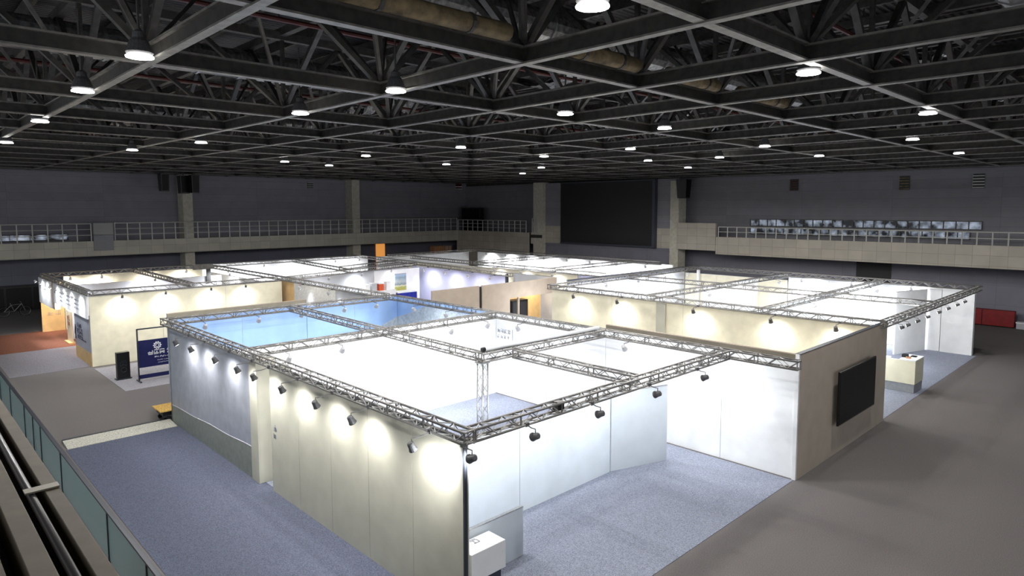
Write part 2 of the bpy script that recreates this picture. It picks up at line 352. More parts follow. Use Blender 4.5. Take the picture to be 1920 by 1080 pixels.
# louvre vents
for i, (x, z, mt, lb) in enumerate(((-12.6, 8.9, 'redpipe', 'small louvre vent with reddish slats on the back wall, first from the screen'),
                                    (-5.3, 8.8, 'lag', 'small louvre vent with brownish slats on the back wall, second from the screen'),
                                    (-1.2, 8.8, 'railpaint', 'small louvre vent with grey slats on the back wall, farthest from the screen'))):
    t_ = thing('wall_vent', lb, 'vent', (x, YW-.05, z-.45), 'louvre vents on the hall walls')
    MB().box(x-.3, x+.3, YW-.06, YW-.01, z-.45, z+.45).build('backing', M['black'], t_)
    for k in range(5): MB().box(x-.31, x+.31, YW-.12, YW-.06, z-.42+k*.18, z-.36+k*.18).build('slat', M[mt], t_)
t_ = thing('wall_vent', 'small grey louvre vent high on the left wall near the second column', 'vent', (XW, 23.2, 9.1), 'louvre vents on the hall walls')
MB().box(XW+.01, XW+.06, 22.9, 23.5, 9.1, 9.75).build('backing', M['black'], t_)
for k in range(4): MB().box(XW+.06, XW+.1, 22.9, 23.5, 9.14+k*.16, 9.19+k*.16).build('slat', M['railpaint'], t_)
t_ = thing('hanging_sign', 'small red and white striped box hanging below the roof in the corner', 'sign', (-46.4, 39.2, 8.5))
b0 = at(860, 350, 'x', -47)
MB().box(b0.x-.2, b0.x+.2, b0.y-.25, b0.y+.25, b0.z-.35, b0.z+.3).build('box', M['redpipe'], t_)
for k in range(2): MB().box(b0.x-.22, b0.x+.22, b0.y-.27, b0.y+.27, b0.z-.3+k*.25, b0.z-.22+k*.25).build('stripe', M['whiteink'], t_)
MB().tube([(b0.x, b0.y, b0.z+.3), (b0.x, b0.y, 9.7)], .03).build('hanger', M['orangemach'], t_)

# loudspeakers
def speaker(label, c, w, d, h, taper, ztop, group='black loudspeakers hung under the roof'):
    x, y, z = c; t = thing('loudspeaker', label, 'loudspeaker', (x, y, z-h/2), group)
    mb = MB(); a, b = w/2, d/2; k = taper
    mb.add([(x-a*k, y-b*k, z-h/2), (x+a*k, y-b*k, z-h/2), (x+a*k, y+b*k, z-h/2), (x-a*k, y+b*k, z-h/2), (x-a, y-b, z+h/2), (x+a, y-b, z+h/2), (x+a, y+b, z+h/2), (x-a, y+b, z+h/2)],
           [(3, 2, 1, 0), (4, 5, 6, 7), (0, 1, 5, 4), (1, 2, 6, 5), (2, 3, 7, 6), (3, 0, 4, 7)])
    mb.build('cabinet', M['black'], t, bevel=.02)
    mb = MB(); mb.prism([(x+a*k+.012, y-b*k*.8, z-h*.45), (x+a*k+.012, y+b*k*.8, z-h*.45), (x+a+.012, y+b*.8, z+h*.45), (x+a+.012, y-b*.8, z+h*.45)], (.015, 0, 0)); mb.build('grille', M['screen'], t)
    MB().tube([(x, y, z+h/2), (x, y, ztop)], .03).build('hanger', M['steel'], t)
p_ = at(307, 342, 'x', -47); speaker('black loudspeaker hung alone left of the pair by the first column', p_, .8, .62, 1.35, .9, 10)
p_ = at(344, 346, 'x', -47); speaker('black loudspeaker of the pair by the first column, farther from the corner', p_, .8, .7, 1.4, .92, 10)
p_ = at(364, 345, 'x', -46); speaker('black loudspeaker of the pair by the first column, nearer the corner', p_, .8, .62, 1.4, .85, 10)
p_ = at(1282, 354, 'y', 39.6); speaker('black loudspeaker hung in front of the column right of the dark screen', p_, .95, .8, 1.5, .8, 9.8)
t_ = thing('monitor_cabinet', 'black cabinet standing on the corner gallery behind the railing', 'cabinet', (-47, 41.2, 4.6))
a_ = at(868, 390, 'y', 41.2); b_ = at(902, 412, 'y', 41.2)
MB().box(a_.x, b_.x, 41, 41.6, b_.z-.05, a_.z).build('cabinet', M['black'], t_, bevel=.02)
MB().box(a_.x+.2, b_.x-.2, 41.1, 41.5, 4.6, b_.z-.05).build('stand', M['black'], t_)
MB().box(a_.x+.1, b_.x-.1, 40.98, 41.0, b_.z+.1, a_.z-.1).build('screen', M['screen'], t_)

# red barrier and small white box at the right end of the hall
a_ = at(1822, 579, 'y', 41.4); b_ = at(1906, 592, 'y', 41.4)
t_ = thing('red_barrier', 'low dark red boxed barrier on the floor by the back wall', 'barrier', (-.8, 41.7, 0))
MB().box(-3.6, 1.15, 41.4, 41.9, .06, 1.0).build('body', M['redbox'], t_, bevel=.015)
MB().box(-3.55, 1.1, 41.45, 41.85, 0, .06).build('base', M['black'], t_)
for x in (-2, -.45): MB().box(x-.015, x+.015, 41.385, 41.4, .08, .98).build('seam', M['black'], t_)
t_ = thing('storage_box', 'small pale grey box on the floor beside the red barrier', 'box', (1.9, 41.6, 0))
MB().box(1.25, 2.6, 41.4, 41.9, 0, .34).build('body', M['greywall'], t_, bevel=.01); MB().box(1.22, 2.63, 41.38, 41.92, .34, .4).build('lid', M['white'], t_)

# ================================================================== ROOF
def rz(x): return 9.6+max(0, -10-x)*.0095
YB = [7.9, 3.5, .1, -4.25, -8.95, -13.1, -17.4, -21.7, -26, -30.3, -34.6, -38.9, -43.2, -47.5]
XB = [-3.35, 1.25, 4.55, 7.7, 11.4, 15, 18.6, 22.2, 25.8, 29.4, 33, 36.6, 40.2]
def chord(segs, w, h, parent):
    """rolled steel bottom chord: web coloured as shaded, upper and lower flange as lit"""
    web = MB(); lo = MB(); hi = MB()
    for p, q in segs:
        p = Vector(p); q = Vector(q); k = Vector((0, 0, h))
        web.bar(p+k*.5, q+k*.5, .03, h*.96); lo.bar(p, q, w, .03); hi.bar(p+k, q+k, w*1.1, .035)
    o = web.build('bottom_chord', M['web'], parent)
    lo.build('flange', M['flange'], o); hi.build('flange', M['flange'], o)
HT = 2.1
def dirs(i): return ORD[i] if i < len(ORD) else str(i)
for i, x in enumerate(YB):
    z = rz(x); y0 = -9 if x > -20 else -13
    t = thing('roof_truss', f'dark steel roof truss running toward the screen wall, {dirs(i)} counted from beside the camera', 'roof truss', (x, 15, z), 'steel roof trusses running toward the screen wall')
    chord([((x, y0, z), (x, 41.5, z))], .17, .25, t)
    MB().bar((x, y0, z+HT), (x, 41.5, z+HT), .18, .2).build('top_chord', M['steel2'], t)
    mb = MB(); nodes = XB
    for k, y in enumerate(nodes):
        if x > -32 or k % 2 == 0: mb.bar((x, y, z+.28), (x, y, z+HT-.1), .09, .09)
        nx = nodes[k+1] if k+1 < len(nodes) else y+3.6; pv = nodes[k-1] if k else y-3.6
        mb.bar((x, y+.1, z+.28), (x, (y+nx)/2, z+HT-.1), .13, .11); mb.bar((x, y-.1, z+.28), (x, (y+pv)/2, z+HT-.1), .13, .11)
    mb.build('lattice', M['steel'], t)
for i, y in enumerate(XB):
    t = thing('roof_truss', f'dark steel roof truss running toward the left gallery, {dirs(i)} counted from beside the camera', 'roof truss', (-20, y, 9.6), 'steel roof trusses running toward the left gallery')
    pts = [(14, 9.6), (-10, 9.6), (-49.5, rz(-49.5))]
    chord([((a[0], y, a[1]-.02), (b[0], y, b[1]-.02)) for a, b in zip(pts, pts[1:])], .15, .26, t)
    mb = MB()
    for a, b in zip(pts, pts[1:]): mb.bar((a[0], y, a[1]+HT+.1), (b[0], y, b[1]+HT+.1), .18, .2)
    mb.build('top_chord', M['steel2'], t)
    mb = MB()
    for k, x in enumerate(YB):
        z = rz(x); nx = YB[k+1] if k+1 < len(YB) else x-2; pv = YB[k-1] if k else x+4
        mb.bar((x-.1, y, z+.28), ((x+nx)/2, y, z+HT), .12, .1); mb.bar((x+.1, y, z+.28), ((x+pv)/2, y, z+HT), .12, .1)
        mb.tube([(x-.15, y+.1, z+.3), ((x+nx)/2, y+1.7, z+HT-.1)], .05, 4); mb.tube([(x+.15, y-.1, z+.3), ((x+pv)/2, y-1.7, z+HT-.1)], .05, 4)
    mb.build('lattice', M['steel'], t)
# deck
mb = MB(); mb.prism([(24, -14, 12.35), (-10, -14, 12.35), (-52, -14, 12.75), (-52, -14, 12.95), (24, -14, 12.95)], (0, 58, 0)); struct('ceiling', mb, M['deckm'])
for i in range(24):
    y = -8+i*2.1; tag(MB().box(-49, 20, y-.05, y+.05, 12.02, 12.32).build('trim_9', M['steel2']), None, None, None, 'structure')
# crumpled foil hanging under the deck
rr = random.Random(11)
taken = []
while len(taken) < 46:
    x = rr.uniform(-44, 6); y = rr.uniform(-6, 36); L = rr.uniform(1.2, 3.0)
    if any(abs(x-c) < 2.2 for c in (5.9, -2.3, -11.2, -24)) or any(abs(x-a) < 3.2 and abs(y-b) < 1.2 for a, b in taken): continue
    taken.append((x, y)); Wd = rr.uniform(.5, 1.0); z = 11.75+rr.uniform(-.35, .2)
    nx, ny = 9, 5; vs = []
    for k in (0, 1):
        for a in range(nx):
            for b in range(ny): vs.append((x+(a/(nx-1)-.5)*L, y+(b/(ny-1)-.5)*Wd, z-.35*math.sin(PI*a/(nx-1))*rr.uniform(.5, 1)+rr.uniform(-.06, .06)+k*.012))
    fs = []
    for k in (0, 1):
        for a in range(nx-1):
            for b in range(ny-1):
                q = [k*nx*ny+a*ny+b, k*nx*ny+(a+1)*ny+b, k*nx*ny+(a+1)*ny+b+1, k*nx*ny+a*ny+b+1]; fs.append(q if k else q[::-1])
    mb = MB(); mb.add(vs, fs); tag(mb.build('insulation_sheet', M['duct']), 'crumpled silver insulation sheet sagging below the dark roof deck', 'insulation sheet', 'foil sheets under the roof deck')
# ducts, pipes and lagging in the roof
def duct(label, p, q, r):
    p = Vector(p); q = Vector(q); t = thing('air_duct', label, 'duct', ((p+q)/2).to_tuple(), 'silver air ducts between the roof trusses')
    MB().tube([p, q], r, 14).build('duct', M['duct'], t, smooth=False)
    n = int((q-p).length/1.1); d = (q-p).normalized()
    for k in range(1, n):
        c = p+(q-p)*(k/n); MB().tube([c-d*.03, c+d*.03], r+.03, 14).build('band', M['alu'], t)
duct('silver air duct in the roof closest above the camera, running beside the nearest trusses', (5.9, -6, 11), (5.9, 34, 11), .42)
duct('silver air duct high in the roof over the blue room of the nearest booth', (-2.3, -7, 11.25), (-2.3, 18, 11.25), .36)
duct('silver air duct in the roof above the booth with header boards', (-11.2, -8, 11.3), (-11.2, 30, 11.3), .4)
duct('silver air duct in the roof toward the left gallery', (-24, -8, 11.4), (-24, 36, 11.4), .4)
for i, (x, z, lb) in enumerate(((1.9, 11.5, 'thin red sprinkler pipe under the roof deck, right of the nearest lamps'), (-6.4, 11.4, 'thin red sprinkler pipe under the roof deck between the two near silver ducts'), (-14.9, 11.3, 'thin red sprinkler pipe under the roof deck beyond the third silver duct'))):
    t = thing('sprinkler_pipe', lb, 'pipe', (x, 10, z)); MB().tube([(x, -9, z), (x, 40, z)], .055, 7).build('pipe', M['redpipe'], t)
    for k in range(7): MB().tube([(x, -6+k*6, z), (x, -6+k*6, z+.9)], .02, 5).build('hanger', M['steel'], t)
for i, (x, y0, y1, lb) in enumerate(((.42, -2.6, .6, 'tan lagged pipe length on the roof truss, nearest the camera'), (.42, 1.9, 4.1, 'tan lagged pipe length on the roof truss, second from the camera'), (.42, 5.2, 7.2, 'tan lagged pipe length on the roof truss, third from the camera'), (.42, 8.3, 10.8, 'tan lagged pipe length on the roof truss, fourth from the camera'))):
    t = thing('lagged_pipe', lb, 'pipe', (x, y0, 9.9)); MB().tube([(x, y0, 9.93), (x, y1, 9.93)], .14, 10).build('lagging', M['lag'], t, smooth=True)
    for k in (.25, .75): MB().tube([(x, y0+(y1-y0)*k-.03, 9.93), (x, y0+(y1-y0)*k+.03, 9.93)], .155, 10).build('band', M['steel'], t)

# high-bay lamps
LZ = 9.52
def light(name, kind, energy, col, loc, parent, d=None, **k):
    ld = bpy.data.lights.new(name, kind); ld.energy = energy; ld.color = col
    for a, v in k.items(): setattr(ld, a, v)
    o = bpy.data.objects.new(name, ld); COL.objects.link(o); o.parent = parent; o.location = loc
    if d is not None: o.rotation_euler = Vector(d).to_track_quat('-Z', 'Y').to_euler()
    return o
hb = thing('high_bay_lamp', '', 'lamp', (0, 0, 0), 'high bay lamps hung from the roof trusses')
HBK = [MB().lathe([(0, .17), (.05, .2), (.22, .14), (.27, .1), (.36, .09), (.4, .04)], (0, 0, 0), (0, 0, 1), 16).build('housing', M['lamp'], hb),
       MB().lathe([(0, .2), (.02, .2)], (0, 0, -.025), (0, 0, 1), 18).build('lens', M['lens'], hb),
       MB().tube([(0, 0, .38), (0, 0, 1.6)], .02, 6).build('hanger', M['steel'], hb),
       light('lamp_light', 'SPOT', 420, (1, .98, .95), (0, 0, -.06), hb, (0, 0, -1), spot_size=math.radians(174), spot_blend=.25, shadow_soft_size=.18)]
HB = [(262, 105), (155, 170), (75, 227), (563, 212), (742, 170), (1111, 10), (1060, 213), (1246, 240), (1516, 136), (1740, 212), (1711, 261), (864, 276), (837, 308), (617, 310), (686, 292), (1020, 293), (1015, 314), (980, 325), (1215, 301), (1434, 274), (1536, 292), (1349, 295), (1798, 287), (1182, 279), (377, 267), (534, 303), (248, 281), (1290, 314), (12, 267)]
def copy_tree(o, kids, loc, rz_=0):
    c = o.copy(); COL.objects.link(c); c.location = loc; c.rotation_euler = (0, 0, rz_)
    def rec(src, par):
        for ch in src:
            d = ch.copy(); COL.objects.link(d); d.parent = par; rec(CH.get(ch.name, []), d)
    rec(kids, c); return c
CH = {}
HBL = ['lit high bay lamp over the pale threshold, lowest and largest on its row', 'lit high bay lamp second along the row over the threshold', 'lit high bay lamp third along the row over the threshold',
 'lit high bay lamp above the blue room of the nearest booth', 'lit high bay lamp above the truss column of the nearest booth', 'brightest lit high bay lamp at the very top edge of the picture',
 'lit high bay lamp above the back wall of the nearest booth', 'lit high bay lamp above the brown wall with the doorway', 'large lit high bay lamp high above the wall-mounted television',
 'lit high bay lamp above the dark screenless end of the right gallery', 'lit high bay lamp above the cream reception counter', 'lit high bay lamp straight above the lavender wall',
 'small lit high bay lamp straight above the landscape poster', 'small lit high bay lamp above the silver foil wall', 'small lit high bay lamp left of the one above the lavender wall',
 'small lit high bay lamp above the left edge of the dark screen, upper of three', 'small lit high bay lamp above the left edge of the dark screen, middle of three', 'small lit high bay lamp above the left edge of the dark screen, lowest of three',
 'small lit high bay lamp above the right half of the dark screen', 'lit high bay lamp above the strip windows, nearest the camera', 'small lit high bay lamp between two reddish vents',
 'small lit high bay lamp above the start of the strip windows', 'small lit high bay lamp near the grey vent of the back wall', 'faint lit high bay lamp above the middle of the dark screen',
 'lit high bay lamp above the pair of loudspeakers', 'small lit high bay lamp above the second left column', 'faint lit high bay lamp above the lone loudspeaker', 'faint lit high bay lamp above the loudspeaker beside the screen', 'lit high bay lamp at the left edge of the picture']
for (u, v), lb in zip(HB, HBL):
    p = at(u, v, 'z', LZ); c = copy_tree(hb, HBK, p); c['label'] = lb
for o in HBK+[hb]: bpy.data.objects.remove(o)

# ================================================================== BOOTH WALLS
def wall(label, p, q, z0, z1, mt, side, pw=2.4, t=.08, name='partition_wall', cat='partition wall', cap=True, capmat='alu', group=None, seam='alu'):
    """visible face on the line p-q; thickness t on the side (+1: left of p->q, -1: right)"""
    p = Vector((p[0], p[1], 0)); q = Vector((q[0], q[1], 0)); d = (q-p); L = d.length; d.normalize(); n = Vector((-d.y, d.x, 0))*side*t
    W = thing(name, label, cat, ((p+q)/2+n/2).to_tuple()[:2]+(z0,), group)
    k = max(1, round(L/pw)); z0 = max(z0, .0095)
    for i in range(k):
        a = p+d*(L*i/k+.006); b = p+d*(L*(i+1)/k-.006)
        MB().prism([(a.x, a.y, z0), (b.x, b.y, z0), (b.x, b.y, z1-.02 if cap else z1), (a.x, a.y, z1-.02 if cap else z1)], n).build('panel', mt, W)
        if i:
            c = p+d*(L*i/k); m_ = n*.94
            MB().prism([c-d*.006+n*.05+Vector((0, 0, z0)), c+d*.006+n*.05+Vector((0, 0, z0)), c+d*.006+n*.05+Vector((0, 0, z1-.02)), c-d*.006+n*.05+Vector((0, 0, z1-.02))], n*.9).build('seam_post', M[seam], W)
    if cap: MB().prism([p+Vector((0, 0, z1-.02)), q+Vector((0, 0, z1-.02)), q+Vector((0, 0, z1)), p+Vector((0, 0, z1))], n).build('top_rail', M[capmat], W)
    return W

WH = 3.25
# ---- nearest booth
w1 = wall('silver-blue printed outer wall of the nearest booth with a grey lower band', (-15.3, 0), (-8.78, 0), 0, WH, M['silver'], 1, 3.3)
mb = MB(); pts = []
for k in range(25):
    x = -15.28+6.48*k/24; pts.append((x, -.006, .6+.27*k/24+.014*math.sin(k*.62)))
mb.prism([(-15.28, -.006, .01), (-8.8, -.006, .01)]+pts[::-1], (0, .004, 0)); mb.build('lower_band', M['dado'], w1)
mb = MB()
for a, b in zip(pts, pts[1:]): mb.bar((a[0], -.008, a[2]), (b[0], -.008, b[2]), .006, .014)
mb.build('band_edge', M['whiteink'], w1)
MB().box(-15.36, -15.3, -.02, .1, 0, WH).build('end_post', M['alu'], w1)
MB().prism([(-15.37, .1, .01), (-16.99, .44, .01), (-16.99, .5, .01), (-15.37, .16, .01)], (0, 0, 3.15)).build('return_panel', M['greywall'], w1)
t_ = thing('wall_pillar', 'square cream pillar between the silver-blue wall and the beige wall', 'pillar', (-8.5, .6, 0))
MB().box(-8.76, -8.3, -.03, .5, .0095, WH).build('pillar', M['beige'], t_, bevel=.006)
MB().box(-8.29, -7.7, .5, .58, .0095, .14).build('skirting', M['kick'], t_)
MB().box(-8.29, -7.7, .58, .66, .0095, 3.1).build('back_panel', M['beige'], t_)
w2 = wall('long beige outer wall of the nearest booth ending at the dark corner post', (-7.68, .05), (-.06, .05), 0, WH, M['beige'], 1, 1.55)
mb = MB(); glyphs(mb, (-7.5, .044, 1.62), (1, 0, 0), (0, 0, 1), 1, .16, .012, (0, -1, 0), 4); glyphs(mb, (-7.52, .044, 1.42), (1, 0, 0), (0, 0, 1), 1, .14, .012, (0, -1, 0), 9); mb.build('marking', M['greyink'], w2)
t_ = thing('corner_post', 'slim dark corner post of the nearest booth under the truss joint', 'post', (0, 0, 0))
MB().box(-.03, .03, -.03, .03, .01, WH).build('post', M['post'], t_, bevel=.008); MB().box(-.09, .08, -.09, .08, 0, .012).build('foot_plate', M['alu'], t_)
wall('cool white screen wall inside the nearest booth, longest behind the white podium', (-2.43, .25), (-2.43, 7.12), .01, 2.14, M['cool'], 1, 3.4)
wall('cool white angled screen wall standing next to the open blue-grey floor', (-2.43, 7.16), (-1.82, 8.95), .01, 2.2, M['cool'], 1, 2)
wall('low white partition standing directly behind the white podium', (-1.03, .2), (-1.03, 2.4), .01, 1.05, M['cool'], 1, 2.2)
w6 = wall('white inner wall of the nearest booth dividing off the blue room', (-10.3, .15), (-10.3, 10.2), 0, 3.2, M['white'], 1, 2.5)
w7 = wall('white back wall of the nearest booth with small outlined lettering', (-10.3, 10.2), (-5.0, 10.2), 0, 3.14, M['white'], 1, 2.6)
mb = MB(); o_ = at(930, 628, 'y', 10.19)
glyphs(mb, (o_.x+.08, 10.185, o_.z+.13), (1, 0, 0), (0, 0, 1), 4, .15, .01, (0, -1, 0), 21, 1.25); glyphs(mb, (o_.x+.08, 10.185, o_.z-.08), (1, 0, 0), (0, 0, 1), 4, .12, .008, (0, -1, 0), 22, 1.5)
mb.bar((o_.x, 10.185, o_.z-.1), (o_.x, 10.185, o_.z+.32), .015, .006, (0, -1, 0)); mb.bar((o_.x+.92, 10.185, o_.z-.1), (o_.x+.92, 10.185, o_.z+.32), .015, .006, (0, -1, 0))
mb.build('lettering', M['greyink'], w7)
w7b = wall('tall white back wall of the nearest booth meeting the television wall', (-4.99, 10.2), (1.22, 10.2), 0, 3.36, M['white'], 1, 2.2, capmat='brown')
MB().box(-4.99, 1.2, 10.19, 10.2, 3.14, 3.34).build('top_strip', M['stripb'], w7b)  # darker brown band along the top of the white wall
tvw = thing('partition_wall', 'taupe end wall of the nearest booth carrying the wall-mounted television', 'partition wall', (1.27, 13.7, 0))
MB().box(1.2, 1.32, 10.24, 17.2, 0, 3.36).build('panel', M['taupe'], tvw)
MB().box(1.21, 1.31, 10.17, 10.24, 0, 3.36).build('end_profile', M['white'], tvw)
MB().box(1.19, 1.33, 10.2, 17.2, 3.36, 3.375).build('top_rail', M['post'], tvw)
tv = thing('television', 'large black wall-mounted television on the taupe end wall', 'television', (1.4, 14.1, .93))
MB().box(1.44, 1.5, 12.56, 15.62, .93, 2.5).build('bezel', M['black'], tv, bevel=.01)
MB().box(1.5, 1.506, 12.6, 15.58, .97, 2.46).build('screen', M['screen'], tv)
mb = MB(); mb.box(1.325, 1.44, 13.2, 13.3, 1.2, 2.3); mb.box(1.325, 1.44, 14.9, 15, 1.2, 2.3); mb.box(1.335, 1.36, 12.9, 15.3, 1.65, 1.8); mb.build('wall_bracket', M['post'], tv)
w9 = wall('sky blue printed wall of the blue room, taller part beside the silver-blue wall', (-17, .45), (-17, 5.75), 0, 3.44, M['blue'], 1, 2.65, capmat='brown')
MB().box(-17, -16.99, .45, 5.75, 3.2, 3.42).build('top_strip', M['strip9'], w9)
w9b = wall('sky blue printed wall of the blue room, lower part toward the back', (-17, 5.76), (-17, 10.2), 0, 3.16, M['blue'], 1, 2.2)
w10 = wall('blue back wall of the blue room with a grey hill print', (-17, 10.2), (-10.38, 10.2), 0, 3.16, M['blue'], 1, 2.2)
hp = [at(u, v, 'y', 10.19) for u, v in ((765, 588), (795, 575), (830, 580), (870, 588), (905, 597))]
hp = [h for h in hp if -16.95 < h.x < -10.45 and h.z < 3.12]
h0 = at(748, 594, 'y', 10.19).z
MB().prism([(-16.99, 10.19, .02), (-10.46, 10.19, .02), (-10.46, 10.19, hp[-1].z)]+[(h.x, 10.19, h.z) for h in hp[::-1]]+[(-16.99, 10.19, h0)], (0, .006, 0)).build('hill_print', M['hill'], w10)
ha = at(703, 617, 'x', -16.995); MB().prism([(-16.996, ha.y, .02), (-16.996, 10.18, .02), (-16.996, 10.18, h0), (-16.996, ha.y, ha.z)], (.004, 0, 0)).build('hill_print', M['hill'], w9b)
# podium with a dark recessed base
t_ = thing('podium', 'white box podium with a recessed dark base at the front corner', 'podium', (-.6, 1.1, 0))
MB().box(-1.0+.02, -.5, .55, 1.4, .36, .9).build('box', M['white'], t_, bevel=.008)
MB().box(-.94, -.56, .62, 1.33, .012, .36).build('base', M['post'], t_)
mb = MB(); glyphs(mb, (-.78, .85, .903), (0, 1, 0), (-1, 0, 0), 1, .16, .01, (0, 0, 1), 31); mb.build('mark', M['greyink'], t_)

# ---- booth behind the television wall
dfw = wall('cream front wall behind the nearest booth with a pale post', (-13.25, 16.6), (1.18, 16.6), 0, WH, M['cream'], 1, 3.6)
MB().box(-7.27, -6.82, 16.52, 16.6, 0, WH-.03).build('post', M['beige'], dfw, bevel=.006)
dlw = wall('white side wall whose dark upper edge shows above the cream front wall', (-14.8, 19.5), (-14.8, 31.15), 0, 3.36, M['greywall'], 1, 3.3, capmat='post')
MB().box(-14.8, -14.79, 19.5, 31.1, 3.12, 3.34).build('top_strip', M['stripd'], dlw)  # dark slate band along the wall's upper edge
wall('low cream back wall under the truss corner with a short leg', (-14.8, 31.2), (-8.05, 31.2), 0, 2.98, M['cream'], 1, 2.2)
wall('white back wall of the booth with the reception counter', (-8.0, 31.2), (1.1, 31.2), 0, 3.16, M['white'], 1, 2.2)
wall('white angled panel wall behind the reception counter', (-1.6, 28.6), (-.85, 30.85), .01, 3.1, M['white'], 1, 2.4)
wall('narrow white panel beside the back corner of the counter booth', (-.9, 31.05), (-.28, 31.05), .01, 3.1, M['white'], 1, 1)
wall('pale white return panel at the far right corner of the counter booth', (-.25, 30.98), (1.1, 30.98), .01, 3.2, M['white'], 1, 1.4)
wall('white inner dividing wall of the booth with the reception counter', (-4.2, 19), (-4.2, 27.5), 0, 2.9, M['cool'], 1, 2.8)
wall('pale blue inner dividing wall of the booth behind the cream front wall', (-9.5, 24.2), (-9.5, 30.5), 0, 3.0, M['white'], 1, 2.1)
t_ = thing('reception_counter', 'cream reception counter with a grey plinth beside the taupe wall', 'counter', (.2, 22.1, 0))
MB().box(-1.6, 1.1, 21.55, 21.62, .36, 1.26).build('front_panel', M['counter'], t_)
MB().box(1.03, 1.1, 21.62, 22.68, .36, 1.26).build('side_panel', M['counter'], t_)
MB().box(-1.58, 1.08, 21.58, 21.66, .012, .36).build('plinth', M['kick'], t_); MB().box(1.0, 1.08, 21.66, 22.66, .012, .36).build('plinth', M['kick'], t_)
MB().box(.55, 1.11, 21.54, 22.69, 1.26, 1.3).build('counter_top', M['white'], t_); MB().box(-1.6, .5, 21.6, 22.2, .95, .99).build('desk_top', M['white'], t_)
MB().box(-1.6, .2, 21.54, 21.75, 1.26, 1.31).build('ledge', M['white'], t_)
for (x, y, w_, h_, mt, lb) in ((.62, 22.0, .1, .12, 'black', 'small black device on the reception counter'), (.78, 21.85, .08, .06, 'crate', 'small tan item on the reception counter'), (.85, 22.3, .1, .04, 'black', 'flat dark phone-like item at the back of the reception counter')):
    t2 = thing('desk_item', lb, 'desk item', (x, y, 1.3)); MB().box(x-w_, x+w_, y-w_, y+w_, 1.3, 1.3+h_).build('body', M[mt], t2, bevel=.01); MB().box(x-w_*.6, x+w_*.6, y-w_*.6, y+w_*.6, 1.3+h_, 1.31+h_).build('top', M['screen'], t2)

# ---- booth with the white header boards
wall('cream side wall of the booth with header boards, lit from above', (-26.2, -.1), (-26.2, 8.95), 0, WH, M['cream'], 1, 3.0)
ef = thing('partition_wall', 'blue-grey printed front wall with dark lettering under a header board', 'partition wall', (-27.8, -.1, 0))
MB().box(-29.4, -26.28, -.12, -.04, .62, 2.3).build('panel', M['silver'], ef); MB().box(-29.4, -26.28, -.12, -.04, 0, .62).build('base_band', M['tan'], ef)
mb = MB(); 
for r_, (z_, n_, s_) in enumerate(((1.55, 4, .2), (1.28, 4, .24), (1.0, 4, .25))): glyphs(mb, (-28.85, -.124, z_), (1, 0, 0), (0, 0, 1), n_, s_, .03 if r_ else .018, (0, -1, 0), 40+r_)
mb.tube([(-29.25, -.125, .9), (-29.3, -.125, 1.2), (-29.2, -.125, 1.6)], .03, 4); mb.tube([(-29.15, -.125, .95), (-29.22, -.125, 1.2), (-29.12, -.125, 1.5)], .03, 4)
scribble(mb, (-27.75, -.124, .98), (1, 0, 0), (0, 0, 1), .6, .1, .012, (0, -1, 0), 44); mb.build('lettering', M['ink'], ef)
def board(label, x0, x1, z0, z1, seeds):
    b = thing('header_board', label, 'header board', ((x0+x1)/2, -.15, z0))
    MB().box(x0, x1, -.2, -.13, z0, z1).build('panel', M['white'], b)
    mb = MB()
    for k, sd in enumerate(seeds): scribble(mb, (x0+(x1-x0)*.12, -.205, z1-.42-k*.2), (1, 0, 0), (0, 0, 1), (x1-x0)*.7, .13, .012, (0, -1, 0), sd)
    glyphs(mb, (x0+.25, -.205, z1-.5), (1, 0, 0), (0, 0, 1), 2, .22, .016, (0, -1, 0), seeds[0]+5)
    mb.build('lettering', M['greyink'], b)
board('white header board with faint writing, over the left opening', -38.2, -34.6, 1.8, 3.25, (51, 52))
board('white header board with lines of writing, over the printed front wall', -33.85, -26.25, 2.2, 3.25, (53, 54, 55))
t_ = thing('wall_pillar', 'brown pillar between the two white header boards', 'pillar', (-34.2, 0, 0))
MB().box(-34.55, -33.9, -.16, .1, 1.8, 3.25).build('upper_panel', M['brown'], t_)
wall('cream far side wall of the header board booth, lit along its top', (-38.2, 1.02), (-38.2, 8.9), 0, 3.25, M['cream'], 1, 3)
wst = wall('far side wall end, coloured tan for warm light, with a faint sketch', (-38.2, -.15), (-38.2, 1.0), 0, 3.0, M['tan'], 1, 3)  # stretch of the cream side wall, warm light put into its colour
mb = MB(); glyphs(mb, (-38.194, .1, .95), (0, 1, 0), (0, 0, 1), 2, .3, .012, (1, 0, 0), 91, 1.3); mb.build('sketch', M['greyink'], wst)
iw = wall('warm tan inner wall behind the illustrated panel', (-33.6, 1.6), (-29.5, 1.6), 0, 2.4, M['tan'], 1, 2)
wall('grey-white inner partition dividing the header board booth', (-34.5, .6), (-34.5, 8.8), .01, 3.0, M['greywall'], 1, 2.7)
sp_ = thing('roll_up_panel', 'narrow cream standing panel with a small picture in the booth opening', 'panel', (-33.3, .4, 0))
MB().box(-34.0, -32.9, .35, .42, .08, 1.75).build('panel', M['cream'], sp_); MB().box(-34.05, -32.85, .2, .55, 0, .08).build('base', M['tan'], sp_)
mb = MB(); glyphs(mb, (-33.75, .344, 1.25), (1, 0, 0), (0, 0, 1), 2, .25, .05, (0, -1, 0), 61); mb.box(-33.7, -33.2, .34, .346, .95, 1.15); mb.build('picture', M['crate'], sp_)
